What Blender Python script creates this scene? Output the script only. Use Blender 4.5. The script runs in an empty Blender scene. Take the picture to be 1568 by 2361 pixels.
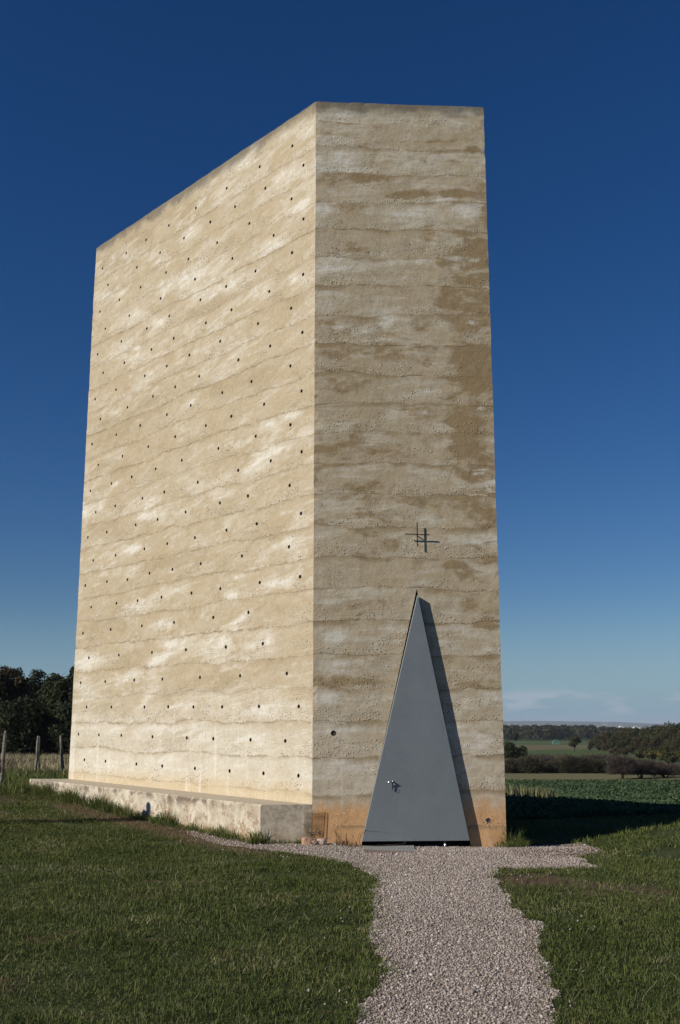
import bpy, bmesh, math, random
import numpy as np
from mathutils import Vector, noise as mnoise
random.seed(7); rng = np.random.default_rng(7)
S = bpy.context.scene
COL = S.collection

# ------------------------------------------------------------------ helpers
def tag(o, label=None, cat=None, group=None, kind=None):
    if label: o['label'] = label
    if cat: o['category'] = cat
    if group: o['group'] = group
    if kind: o['kind'] = kind
    return o
def empty(name, loc=(0, 0, 0), rz=0.0):
    o = bpy.data.objects.new(name, None); COL.objects.link(o)
    o.location = loc; o.rotation_euler = (0, 0, rz); o.empty_display_size = .2
    return o
def link(name, me, mat=None, parent=None):
    o = bpy.data.objects.new(name, me); COL.objects.link(o)
    if mat is not None:
        for m in (mat if isinstance(mat, (list, tuple)) else [mat]): me.materials.append(m)
    if parent is not None: o.parent = parent
    return o
def mesh_np(name, V, quads=None, tris=None, smooth=False, matidx=None):
    V = np.asarray(V, dtype=np.float32).reshape(-1, 3)
    nq = 0 if quads is None else len(quads); nt = 0 if tris is None else len(tris)
    me = bpy.data.meshes.new(name)
    me.vertices.add(len(V)); me.vertices.foreach_set('co', V.ravel())
    idx = []
    if nq: idx.append(np.asarray(quads, dtype=np.int32).ravel())
    if nt: idx.append(np.asarray(tris, dtype=np.int32).ravel())
    idx = np.concatenate(idx)
    me.loops.add(len(idx)); me.loops.foreach_set('vertex_index', idx)
    me.polygons.add(nq + nt)
    st = np.concatenate([np.arange(nq) * 4, nq * 4 + np.arange(nt) * 3]).astype(np.int32)
    me.polygons.foreach_set('loop_start', st)
    if smooth: me.polygons.foreach_set('use_smooth', np.ones(nq + nt, dtype=bool))
    if matidx is not None: me.polygons.foreach_set('material_index', np.asarray(matidx, dtype=np.int32))
    me.update(calc_edges=True)
    return me
def bm_obj(name, bm, mat, parent=None, smooth=False):
    me = bpy.data.meshes.new(name)
    bmesh.ops.recalc_face_normals(bm, faces=bm.faces)
    bm.to_mesh(me); bm.free()
    if smooth:
        for p in me.polygons: p.use_smooth = True
    return link(name, me, mat, parent)
def add_prism(bm, pts, off):
    """solid from a polygon (list of Vector) pushed by off"""
    a = [bm.verts.new(p) for p in pts]; b = [bm.verts.new(Vector(p) + off) for p in pts]
    bm.faces.new(a); bm.faces.new(b[::-1]); n = len(a)
    for i in range(n): bm.faces.new((a[i], b[i], b[(i + 1) % n], a[(i + 1) % n]))
def add_tube(bm, p0, p1, r0, r1=None, n=8, cap=True):
    r1 = r0 if r1 is None else r1
    p0 = Vector(p0); p1 = Vector(p1); d = (p1 - p0).normalized()
    a = d.orthogonal().normalized(); b = d.cross(a)
    A = []; B = []
    for i in range(n):
        t = 2 * math.pi * i / n; o = a * math.cos(t) + b * math.sin(t)
        A.append(bm.verts.new(p0 + o * r0)); B.append(bm.verts.new(p1 + o * r1))
    for i in range(n): bm.faces.new((A[i], A[(i + 1) % n], B[(i + 1) % n], B[i]))
    if cap: bm.faces.new(A[::-1]); bm.faces.new(B)
def sstep(a, b, x):
    t = np.clip((x - a) / (b - a), 0, 1); return t * t * (3 - 2 * t)

# ------------------------------------------------------------------ node helper
class N:
    def __init__(s, nt): s.t = nt
    def new(s, typ, **kw):
        n = s.t.nodes.new(typ)
        for k, v in kw.items(): setattr(n, k, v)
        return n
    def put(s, sock, v):
        if v is None: return
        if hasattr(v, 'is_output'): s.t.links.new(v, sock)
        else:
            if sock.type == 'RGBA' and not isinstance(v, (int, float)) and len(v) == 3: v = (*v, 1)
            sock.default_value = v
    def m(s, op, a, b=None, c=None, clamp=False):
        n = s.new('ShaderNodeMath', operation=op, use_clamp=clamp)
        for i, v in enumerate((a, b, c)): s.put(n.inputs[i], v)
        return n.outputs[0]
    def vm(s, op, a, b=None):
        n = s.new('ShaderNodeVectorMath', operation=op)
        s.put(n.inputs[0], a); s.put(n.inputs[1], b)
        return n.outputs['Value'] if op == 'DOT_PRODUCT' else n.outputs[0]
    def noise(s, vec, scale, detail=4, rough=.55, dist=0.0):
        n = s.new('ShaderNodeTexNoise'); s.put(n.inputs['Vector'], vec)
        s.put(n.inputs['Scale'], scale); s.put(n.inputs['Detail'], detail)
        s.put(n.inputs['Roughness'], rough); s.put(n.inputs['Distortion'], dist)
        return n.outputs['Fac']
    def vor(s, vec, scale, feature='F1', out='Distance'):
        n = s.new('ShaderNodeTexVoronoi', feature=feature); s.put(n.inputs['Vector'], vec); s.put(n.inputs['Scale'], scale)
        return n.outputs[out] if out else n
    def ss(s, a, b, x):
        n = s.new('ShaderNodeMapRange', interpolation_type='SMOOTHSTEP')
        s.put(n.inputs[0], x); s.put(n.inputs[1], a); s.put(n.inputs[2], b); s.put(n.inputs[3], 0.0); s.put(n.inputs[4], 1.0)
        return n.outputs[0]
    def mix(s, f, a, b, typ='MIX'):
        n = s.new('ShaderNodeMix', data_type='RGBA', blend_type=typ); n.clamp_factor = True
        s.put(n.inputs[0], f); s.put(n.inputs[6], a); s.put(n.inputs[7], b)
        return n.outputs[2]
    def ramp(s, f, stops, interp='LINEAR'):
        n = s.new('ShaderNodeValToRGB'); cr = n.color_ramp; cr.interpolation = interp
        while len(cr.elements) < len(stops): cr.elements.new(.5)
        for e, (p, c) in zip(cr.elements, stops):
            e.position = p; e.color = (c, c, c, 1) if isinstance(c, (int, float)) else (*c, 1)
        s.put(n.inputs[0], f); return n.outputs[0]
    def sep(s, v):
        n = s.new('ShaderNodeSeparateXYZ'); s.put(n.inputs[0], v); return n.outputs
    def comb(s, x, y, z):
        n = s.new('ShaderNodeCombineXYZ')
        for i, v in enumerate((x, y, z)): s.put(n.inputs[i], v)
        return n.outputs[0]
    def bump(s, h, strength=.5, dist=.02, normal=None):
        n = s.new('ShaderNodeBump'); s.put(n.inputs['Height'], h); s.put(n.inputs['Strength'], strength)
        s.put(n.inputs['Distance'], dist); s.put(n.inputs['Normal'], normal); return n.outputs[0]
def material(name, rough=.9, spec=.2, metal=0.0, color=None):
    m = bpy.data.materials.new(name); m.use_nodes = True
    n = N(m.node_tree); b = m.node_tree.nodes['Principled BSDF']
    b.inputs['Roughness'].default_value = rough; b.inputs['Specular IOR Level'].default_value = spec
    b.inputs['Metallic'].default_value = metal
    if color is not None: b.inputs['Base Color'].default_value = (*color, 1)
    return m, n, b
def pos(n): return n.new('ShaderNodeNewGeometry').outputs['Position']

# ------------------------------------------------------------------ camera
F, CX, CY, HC = 2350.0, 784.0, 1180.0, 1.63
TH = math.atan(488 / F)
cam = bpy.data.cameras.new('camera'); camo = bpy.data.objects.new('camera', cam); COL.objects.link(camo)
cam.sensor_fit = 'VERTICAL'; cam.sensor_height = 36.0; cam.lens = 36.0 * F / 2361.0
cam.clip_end = 60000; cam.clip_start = .05
camo.location = (0, 0, HC); camo.rotation_euler = (math.pi / 2 + TH, 0, 0)
S.camera = camo
def ray(x, y):
    xc = (x - CX) / F; yc = (CY - y) / F
    return Vector((xc, math.cos(TH) - yc * math.sin(TH), math.sin(TH) + yc * math.cos(TH)))

# ------------------------------------------------------------------ terrain height
PY = np.array([-400, 17, 20, 26, 29, 40, 80, 110, 160, 350, 700, 1200, 3000, 14000.])
PZ = np.array([0, 0, -.02, -.06, -.22, -.72, -2.45, -3.35, -3.75, -5.7, -9.5, -13, -15, -16.])
def height(x, y):
    x = np.asarray(x, float); y = np.asarray(y, float)
    z = -.10 * sstep(9, 14.5, y) * sstep(-40, -3, x) - .035 * sstep(-.1, .4, x) * (1 - sstep(2.0, 2.8, x)) * sstep(14.6, 15.5, y)
    t = -.675 * (x + 1.17) + .738 * (y - 15.53)
    near = np.log1p(np.exp(np.clip(t, -30, 30) * 1.5)) / 1.5
    yy = np.maximum(y, 1.0)
    wr = sstep(-.17, .10, x / (yy + 3))
    left = .055 * np.minimum(near, 11) * (1 - sstep(-.05, .12, x / (yy + 3)))
    left = left - .030 * (1 - sstep(-.05, .12, x / (yy + 3))) * np.clip(y - 24, 0, 50) * sstep(-30, -4, -np.abs(x) * .5)
    left = left * (1 - sstep(100, 400, y)) - 14 * sstep(140, 1200, y) * (1 - wr)
    z = z + left + wr * np.interp(y, PY, PZ)
    # gentle fall to the right in the field behind, small bank right of the path
    z = z - .07 * np.clip(x - 4, 0, 8) * sstep(21, 27, y) * (1 - sstep(45, 90, y)) * wr
    z = z + .10 * sstep(3.2, 6.0, x) * sstep(12, 16, y) * (1 - sstep(18.5, 22, y))
    z = z - .10 * np.exp(-((x - 3.1) / 1.0) ** 2 - ((y - 16.2) / .9) ** 2)
    z = z + .012 * np.sin(x * 1.7 + y * .6) * np.cos(y * 1.3 - x * .4) * (1 - sstep(40, 90, y))
    return z
def hz(x, y): return float(height(x, y))
def ground(px, py):
    r = ray(px, py); lo = 2.0
    t = 2.0
    while t < 900:
        if HC + r.z * t < hz(r.x * t, r.y * t): break
        lo = t; t *= 1.02
    hi = t
    for _ in range(30):
        mid = (lo + hi) / 2
        if HC + r.z * mid < hz(r.x * mid, r.y * mid): hi = mid
        else: lo = mid
    return (r.x * hi, r.y * hi)

# ------------------------------------------------------------------ materials
SUN_AZ = math.atan2(-.42, -.765); SUN_EL = math.radians(29)
def mat_concrete():
    m, n, b = material('rammed_concrete', .93, .15)
    g = n.new('ShaderNodeNewGeometry'); P = g.outputs['Position']; x, y, z = n.sep(P)
    nx, ny, nz = n.sep(g.outputs['True Normal'])
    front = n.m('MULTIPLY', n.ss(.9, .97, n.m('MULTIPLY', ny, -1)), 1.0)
    along = n.m('ADD', x, n.m('MULTIPLY', y, -.45))
    wave = n.m('SUBTRACT', n.noise(n.vm('MULTIPLY', P, (.75, .75, .9)), 1.0, 2, .5), .5)
    wave2 = n.m('SUBTRACT', n.noise(n.vm('MULTIPLY', P, (1, 1, .6)), 4.0, 3, .6), .5)
    zw = n.m('ADD', z, n.m('ADD', n.m('MULTIPLY', wave, .24), n.m('ADD', n.m('MULTIPLY', wave2, .085), n.m('MULTIPLY', n.m('SUBTRACT', n.noise(P, 13, 3, .6), .5), .03))))
    k = n.m('DIVIDE', n.m('SUBTRACT', zw, .15), .5)
    idx = n.m('FLOOR', k); fr = n.m('FRACT', k)
    d = n.m('MULTIPLY', n.m('MINIMUM', fr, n.m('SUBTRACT', 1, fr)), .5)
    tones = [.5, .8, .8, .66, .30, .56, .36, .28, .62, .26, .30, .36, .48, .22, .20, .60, .28, .60, .30, .66, .42, .60, .56, .5]
    tone = n.ramp(n.m('DIVIDE', n.m('ADD', idx, .5), 24), [(i / 24.0, t) for i, t in enumerate(tones)], 'CONSTANT')
    off_ = n.m('MULTIPLY', idx, 7.31)
    shear = n.comb(n.m('ADD', along, off_), n.m('MULTIPLY', y, .4), n.m('MULTIPLY', n.m('SUBTRACT', z, n.m('MULTIPLY', along, n.m('SUBTRACT', .13, n.m('MULTIPLY', front, .08)))), 2.5))
    p1 = n.noise(shear, .66, 7, .60, .5)
    p2 = n.noise(n.vm('ADD', shear, (31, 7, 3)), 1.25, 7, .66, .7)
    p3 = n.noise(n.vm('MULTIPLY', n.vm('ADD', shear, (3, 57, 9)), (.55, 1, 1.35)), 3.0, 6, .66, .5)
    p4 = n.noise(n.vm('ADD', shear, (13, 5, 39)), 1.9, 7, .66, .5)
    fine = n.noise(P, 55, 4, .7)
    nv = n.new('ShaderNodeTexNoise'); n.put(nv.inputs['Vector'], P); nv.inputs['Scale'].default_value = 30; nv.inputs['Detail'].default_value = 3
    PW = n.vm('ADD', n.vm('MULTIPLY', P, (1, 1, 1.25)), n.vm('MULTIPLY', n.vm('SUBTRACT', nv.outputs['Color'], (.5, .5, .5)), (.05, .05, .05)))
    grit = n.noise(P, 17, 5, .75)
    aL = n.new('ShaderNodeAttribute', attribute_name='bloom').outputs['Fac']; aD = n.new('ShaderNodeAttribute', attribute_name='seep').outputs['Fac']
    hi_ = n.noise(P, 6.0, 6, .7)
    L = n.m('ADD', n.m('ADD', n.m('MULTIPLY', aL, .31), n.m('MULTIPLY', n.m('SUBTRACT', p1, .5), 1.25)), n.m('ADD', n.m('MULTIPLY', n.m('SUBTRACT', p3, .5), 1.15), n.m('MULTIPLY', n.m('SUBTRACT', hi_, .5), .7)))
    L = n.m('ADD', L, n.m('MULTIPLY', n.m('SUBTRACT', tone, .44), .18))
    D = n.m('ADD', n.m('ADD', n.m('MULTIPLY', aD, .44), n.m('MULTIPLY', n.m('SUBTRACT', p2, .5), 1.2)), n.m('ADD', n.m('MULTIPLY', n.m('SUBTRACT', p4, .5), .8), n.m('MULTIPLY', n.m('SUBTRACT', hi_, .5), .6)))
    lime = n.ss(-.02, .26, L); bloom = n.ss(.24, .46, L)
    dark = n.ss(.10, .36, D)
    c = n.mix(n.ss(.38, .62, p4), (.46, .372, .243), (.505, .424, .302))
    c = n.mix(n.m('MULTIPLY', lime, .9), c, (.585, .52, .405))
    c = n.mix(n.m('MULTIPLY', bloom, .92), c, (.70, .655, .56))
    dk = n.m('MULTIPLY', dark, n.m('SUBTRACT', 1, n.m('MULTIPLY', bloom, .75)))
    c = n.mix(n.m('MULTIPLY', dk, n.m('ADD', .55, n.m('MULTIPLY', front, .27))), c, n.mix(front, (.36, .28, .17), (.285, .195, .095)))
    # low layers paler with yellow foot on the long face, ochre soil splash on the front foot
    lowz = n.m('SUBTRACT', 1, n.ss(.8, 2.4, zw))
    c = n.mix(n.m('MULTIPLY', n.m('MULTIPLY', lowz, .5), n.m('SUBTRACT', 1, front)), c, (.66, .615, .51))
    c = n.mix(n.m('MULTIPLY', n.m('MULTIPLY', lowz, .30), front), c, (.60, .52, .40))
    foot = n.m('MULTIPLY', n.m('SUBTRACT', 1, n.ss(.58, .86, n.m('ADD', z, n.m('MULTIPLY', wave2, .35)))), n.m('SUBTRACT', 1, front))
    c = n.mix(n.m('MULTIPLY', foot, .6), c, (.58, .46, .28))
    pits0 = n.noise(P, 3.1, 4, .6)
    base = n.m('MULTIPLY', n.m('SUBTRACT', 1, n.ss(.30, .60, n.m('ADD', z, n.m('MULTIPLY', wave2, .5)))), front)
    c = n.mix(n.m('MULTIPLY', base, .88), c, n.mix(pits0, (.60, .30, .115), (.68, .42, .21)))
    # brown rims hugging some joints
    rim = n.m('MULTIPLY', n.m('SUBTRACT', 1, n.ss(.0, .22, n.m('SUBTRACT', 1, fr))), n.ss(.44, .62, n.noise(shear, 1.7, 3, .5)))
    rim2 = n.m('MULTIPLY', rim, n.m('ADD', .25, n.m('MULTIPLY', front, .55)))
    c = n.mix(rim2, c, (.30, .215, .115))
    # gravel nests near the foot of each layer
    gn = n.noise(n.comb(n.m('ADD', along, n.m('MULTIPLY', idx, 3.3)), y, n.m('MULTIPLY', n.m('SUBTRACT', z, n.m('MULTIPLY', along, .2)), 2.6)), 1.25, 5, .6, .4)
    gm = n.ss(.515, .575, n.m('ADD', gn, n.m('MULTIPLY', n.m('SUBTRACT', .30, fr), .26)))
    v = n.vor(PW, 24, out=None); v2 = n.vor(n.vm('ADD', PW, (5, 2, 9)), 30, out=None)
    sp = n.m('GREATER_THAN', n.sep(v.outputs['Color'])[0], .45)
    sp2 = n.m('GREATER_THAN', n.sep(v2.outputs['Color'])[1], .62)
    peb = n.m('MULTIPLY', n.m('SUBTRACT', 1, n.ss(.12, .42, v.outputs['Distance'])), sp)
    pit = n.m('MULTIPLY', n.m('SUBTRACT', 1, n.ss(.10, .34, v2.outputs['Distance'])), sp2)
    pitm = n.m('MULTIPLY', pit, n.m('ADD', n.m('MULTIPLY', gm, .9), n.m('MULTIPLY', n.ss(.52, .60, n.noise(P, 2.3, 5, .7)), .6)))
    c = n.mix(n.m('MULTIPLY', pitm, .9), c, (.12, .09, .058))
    c = n.mix(n.m('MULTIPLY', n.m('MULTIPLY', peb, gm), .45), c, (.58, .53, .45))
    # joint line
    wn = n.new('ShaderNodeTexWhiteNoise', noise_dimensions='1D'); n.put(wn.inputs['W'], n.m('FLOOR', n.m('ADD', k, .5)))
    br = n.m('MULTIPLY', n.ss(.36, .62, n.noise(P, 4.5, 5, .7)), n.m('ADD', .35, n.m('MULTIPLY', wn.outputs['Value'], .75)))
    line = n.m('MULTIPLY', n.m('SUBTRACT', 1, n.ss(.003, .015, d)), n.m('ADD', .12, n.m('MULTIPLY', br, .88)))
    hib = n.m('GREATER_THAN', k, .55)
    hib = n.m('MULTIPLY', hib, n.m('LESS_THAN', k, 22.5))
    line = n.m('MULTIPLY', line, hib)
    c = n.mix(n.m('MULTIPLY', n.m('MULTIPLY', n.m('SUBTRACT', 1, n.ss(.0, .05, d)), n.m('MULTIPLY', br, hib)), .38), c, (.30, .215, .115))
    c = n.mix(n.m('MULTIPLY', line, n.m('ADD', .42, n.m('MULTIPLY', front, .06))), c, (.19, .138, .075))
    # grain, lichen at the top, drip marks
    c = n.mix(.55, c, n.ramp(fine, [(.25, (.70, .70, .70)), (.75, (1.22, 1.22, 1.22))]), 'MULTIPLY')
    c = n.mix(.5, c, n.ramp(grit, [(.3, (.78, .77, .75)), (.7, (1.16, 1.16, 1.16))]), 'MULTIPLY')
    drip = n.ss(.60, .70, n.noise(n.vm('MULTIPLY', P, (7, 7, .5)), 1.0, 3, .5))
    c = n.mix(n.m('MULTIPLY', n.m('MULTIPLY', drip, lowz), .35), c, (.84, .80, .72))
    top = n.ss(11.72, 11.97, n.m('ADD', z, n.m('MULTIPLY', n.m('SUBTRACT', n.noise(P, 3.0, 5, .7), .5), .5)))
    c = n.mix(n.m('MULTIPLY', top, .75), c, (.12, .105, .08))
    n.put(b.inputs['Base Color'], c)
    h = n.m('ADD', n.m('MULTIPLY', n.m('MULTIPLY', peb, gm), .9), n.m('MULTIPLY', pitm, -1.3))
    h = n.m('ADD', h, n.m('MULTIPLY', line, -.25))
    h = n.m('ADD', h, n.m('MULTIPLY', grit, .35))
    h = n.m('ADD', h, n.m('MULTIPLY', n.noise(P, 4, 3, .5), .8))
    h = n.m('ADD', h, n.m('MULTIPLY', fine, .12))
    n.put(b.inputs['Normal'], n.bump(h, .68, .02))
    return m
def mat_bench():
    m, n, b = material('bench_concrete', .92, .15)
    g = n.new('ShaderNodeNewGeometry'); P = g.outputs['Position']; x, y, z = n.sep(P)
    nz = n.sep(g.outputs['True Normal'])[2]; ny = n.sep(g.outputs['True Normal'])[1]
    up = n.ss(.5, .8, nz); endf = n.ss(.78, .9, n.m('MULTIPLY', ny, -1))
    c = n.mix(n.ss(.38, .62, n.noise(P, 1.9, 6, .65, .4)), (.47, .40, .29), (.69, .62, .49))
    st = n.m('MULTIPLY', n.ss(.45, .56, n.noise(n.vm('MULTIPLY', P, (2.6, 2.6, 2.6)), 1.0, 7, .75)), n.ss(.30, .47, n.m('ADD', z, n.m('MULTIPLY', n.m('SUBTRACT', n.noise(P, 1.3, 3), .5), .3))))
    c = n.mix(n.m('MULTIPLY', st, .85), c, (.15, .11, .08))
    mo = n.ss(.52, .62, n.noise(n.vm('MULTIPLY', P, (1, 1, .8)), 5.5, 7, .8))
    c = n.mix(n.m('MULTIPLY', mo, .45), c, (.24, .18, .12))
    rs = n.m('MULTIPLY', n.ss(.50, .56, n.noise(n.vm('ADD', P, (9, 4, 2)), 4.0, 7, .8)), n.m('SUBTRACT', 1, n.ss(.30, .46, z)))
    c = n.mix(n.m('MULTIPLY', rs, .75), c, (.30, .19, .115))
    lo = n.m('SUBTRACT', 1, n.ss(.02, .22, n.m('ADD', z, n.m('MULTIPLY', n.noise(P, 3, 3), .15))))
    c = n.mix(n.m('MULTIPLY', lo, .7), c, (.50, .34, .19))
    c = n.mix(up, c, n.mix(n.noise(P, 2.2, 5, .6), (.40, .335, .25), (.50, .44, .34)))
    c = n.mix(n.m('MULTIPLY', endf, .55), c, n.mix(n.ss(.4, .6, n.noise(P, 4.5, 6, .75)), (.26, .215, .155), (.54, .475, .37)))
    c = n.mix(.5, c, n.ramp(n.noise(P, 40, 5, .7), [(.25, (.72, .72, .72)), (.75, (1.2, 1.2, 1.2))]), 'MULTIPLY')
    n.put(b.inputs['Base Color'], c)
    h = n.m('ADD', n.noise(P, 14, 5, .7), n.m('MULTIPLY', n.noise(P, 60, 4, .7), .4))
    n.put(b.inputs['Normal'], n.bump(h, .5, .012))
    return m
def mat_steel_door():
    m, n, b = material('door_steel', .45, .4, .3)
    P = pos(n)
    c = n.mix(n.noise(n.vm('MULTIPLY', P, (1.2, 1.2, .7)), 1.6, 5, .6, .4), (.185, .21, .22), (.25, .275, .287))
    sc = n.ss(.60, .72, n.noise(n.vm('MULTIPLY', P, (9, 9, 1.4)), 1.0, 4, .6))
    c = n.mix(n.m('MULTIPLY', sc, .25), c, (.27, .29, .295))
    c = n.mix(.35, c, n.ramp(n.noise(P, 30, 5, .7), [(.3, (.8, .8, .8)), (.7, (1.15, 1.15, 1.15))]), 'MULTIPLY')
    n.put(b.inputs['Base Color'], c)
    n.put(b.inputs['Roughness'], n.ramp(n.noise(P, 3, 4), [(.3, .42), (.7, .6)]))
    n.put(b.inputs['Normal'], n.bump(n.noise(P, 2.2, 3), .12, .02))
    return m
def simple(name, c0, c1, scale=8, rough=.85, metal=0.0, spec=.3, bump=.3, bscale=None):
    m, n, b = material(name, rough, spec, metal)
    P = n.new('ShaderNodeTexCoord').outputs['Object']
    n.put(b.inputs['Base Color'], n.mix(n.ss(.35, .65, n.noise(P, scale, 5, .65)), c0, c1))
    if bump: n.put(b.inputs['Normal'], n.bump(n.noise(P, bscale or scale * 3, 4, .7), bump, .01))
    return m
def leafy(name, stops, rough=.75, trans=.25, pscale=.6, spec=.25, amp=1.0):
    """foliage / grass: colour picked per leaf island plus clumps in space"""
    m, n, b = material(name, rough, spec)
    g = n.new('ShaderNodeNewGeometry')
    f = n.m('ADD', n.m('MULTIPLY', g.outputs['Random Per Island'], .62), n.m('MULTIPLY', n.m('SUBTRACT', n.noise(g.outputs['Position'], pscale, 4, .6), .5 - .19 * amp ** 0), amp))
    c = n.ramp(f, stops); n.put(b.inputs['Base Color'], c)
    tr = n.new('ShaderNodeBsdfTranslucent'); n.put(tr.inputs[0], c)
    mx = n.new('ShaderNodeMixShader'); mx.inputs[0].default_value = trans
    out = m.node_tree.nodes['Material Output']
    m.node_tree.links.new(b.outputs[0], mx.inputs[1]); m.node_tree.links.new(tr.outputs[0], mx.inputs[2])
    m.node_tree.links.new(mx.outputs[0], out.inputs[0])
    return m
def mat_ground():
    m, n, b = material('ground_cover', .95, .1)
    P = pos(n); x, y, z = n.sep(P)
    big = n.noise(P, .55, 5, .6); mid = n.noise(P, 3.0, 5, .65); fin = n.noise(P, 28, 5, .75)
    lawn = n.mix(n.ss(.35, .65, mid), (.034, .046, .015), (.062, .078, .026))
    soil = n.mix(fin, (.085, .052, .032), (.17, .11, .075))
    db = n.m('ADD', n.m('MULTIPLY', n.m('SUBTRACT', x, -1.166), -.738), n.m('MULTIPLY', n.m('SUBTRACT', y, 15.525), -.674))
    wornb = n.m('MULTIPLY', n.m('SUBTRACT', 1, n.ss(.55, 1.15, n.m('ADD', db, n.m('MULTIPLY', n.m('SUBTRACT', mid, .5), .9)))), n.ss(-.6, -.1, db))
    bare = n.ss(.585, .64, n.noise(n.vm('MULTIPLY', P, (.8, 1.3, 0)), .9, 5, .65, .3))
    c = n.mix(n.m('MAXIMUM', bare, wornb), lawn, soil)
    dry = n.mix(fin, (.10, .09, .045), (.20, .17, .09))
    crop = n.mix(fin, (.022, .040, .016), (.045, .075, .028))
    tan = n.mix(n.noise(P, .35, 5, .7), (.13, .125, .055), (.20, .175, .085))
    green = n.mix(n.noise(P, .03, 5, .6), (.070, .098, .030), (.098, .125, .048))
    far = n.mix(n.noise(n.vm('MULTIPLY', P, (1, 3.5, 1)), .0035, 4, .6), (.030, .045, .022), (.16, .15, .09))
    jit = n.m('MULTIPLY', n.m('SUBTRACT', n.noise(P, .12, 4, .6), .5), 3.0)
    yj = n.m('ADD', y, jit)
    ang = n.m('DIVIDE', x, n.m('MAXIMUM', y, 1.0))
    rt = n.ss(-.02, .03, ang)
    fld = n.mix(n.ss(79, 80.5, yj), crop, tan)
    fld = n.mix(n.ss(108, 112, yj), fld, green)
    yw = n.m('ADD', y, n.m('ADD', n.m('MULTIPLY', n.m('SUBTRACT', n.noise(P, .012, 3, .5), .5), 60), n.m('MULTIPLY', n.m('SUBTRACT', ang, .2), -700)))
    band = n.m('MULTIPLY', n.ss(262, 275, yw), n.m('SUBTRACT', 1, n.ss(388, 400, n.m('ADD', y, n.m('MULTIPLY', jit, 3)))))
    fld = n.mix(band, fld, n.mix(n.noise(P, .06, 5, .7), (.105, .10, .045), (.20, .16, .085)))
    fld = n.mix(n.ss(900, 1000, y), fld, far)
    lef = n.mix(n.ss(24.0, 25.5, yj), c, dry)
    lef = n.mix(n.ss(900, 1000, y), lef, far)
    cc = n.mix(n.ss(20.5, 21.5, yj), c, n.mix(rt, lef, fld))
    c2 = n.mix(rt, lef, cc)
    n.put(b.inputs['Base Color'], c2)
    n.put(b.inputs['Normal'], n.bump(n.m('ADD', fin, n.m('MULTIPLY', mid, 1.5)), .8, .03))
    return m
def mat_gravel():
    m, n, b = material('path_gravel', .95, .1)
    P = pos(n)
    v = n.vor(P, 62, out=None)
    t = n.sep(v.outputs['Color'])[0]
    c = n.ramp(t, [(0, (.24, .185, .15)), (.5, (.32, .26, .22)), (1, (.42, .355, .31))])
    c = n.mix(n.ss(.25, .6, v.outputs['Distance']), c, (.21, .16, .13))
    dirt = n.ss(.56, .70, n.noise(P, 1.1, 5, .65))
    xx_ = n.sep(P)[0]
    tail = n.m('SUBTRACT', 1, n.ss(-2.6, -.2, n.m('ADD', xx_, n.m('MULTIPLY', n.m('SUBTRACT', n.noise(P, 2.2, 4, .6), .5), 1.6))))
    c = n.mix(n.m('MAXIMUM', n.m('MULTIPLY', dirt, .55), n.m('MAXIMUM', n.m('MULTIPLY', tail, .85), n.m('MULTIPLY', n.m('MULTIPLY', n.ss(2.2, 2.9, xx_), n.ss(13.9, 14.6, n.sep(P)[1])), .8))), c, n.mix(n.noise(P, 20, 5, .7), (.11, .068, .047), (.20, .135, .098)))
    n.put(b.inputs['Base Color'], c)
    n.put(b.inputs['Normal'], n.bump(n.m('SUBTRACT', 1, v.outputs['Distance']), .9, .012))
    return m
def mat_stones():
    m, n, b = material('gravel_stones', .9, .2)
    g = n.new('ShaderNodeNewGeometry')
    c = n.ramp(g.outputs['Random Per Island'], [(0, (.21, .165, .13)), (.2, (.325, .265, .22)), (.6, (.395, .335, .288)), (.9, (.465, .405, .355)), (1, (.64, .59, .54))])
    n.put(b.inputs['Base Color'], n.mix(.4, c, n.ramp(n.noise(g.outputs['Position'], 90, 3), [(.3, (.75, .75, .75)), (.7, (1.15, 1.15, 1.15))]), 'MULTIPLY'))
    return m
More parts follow.
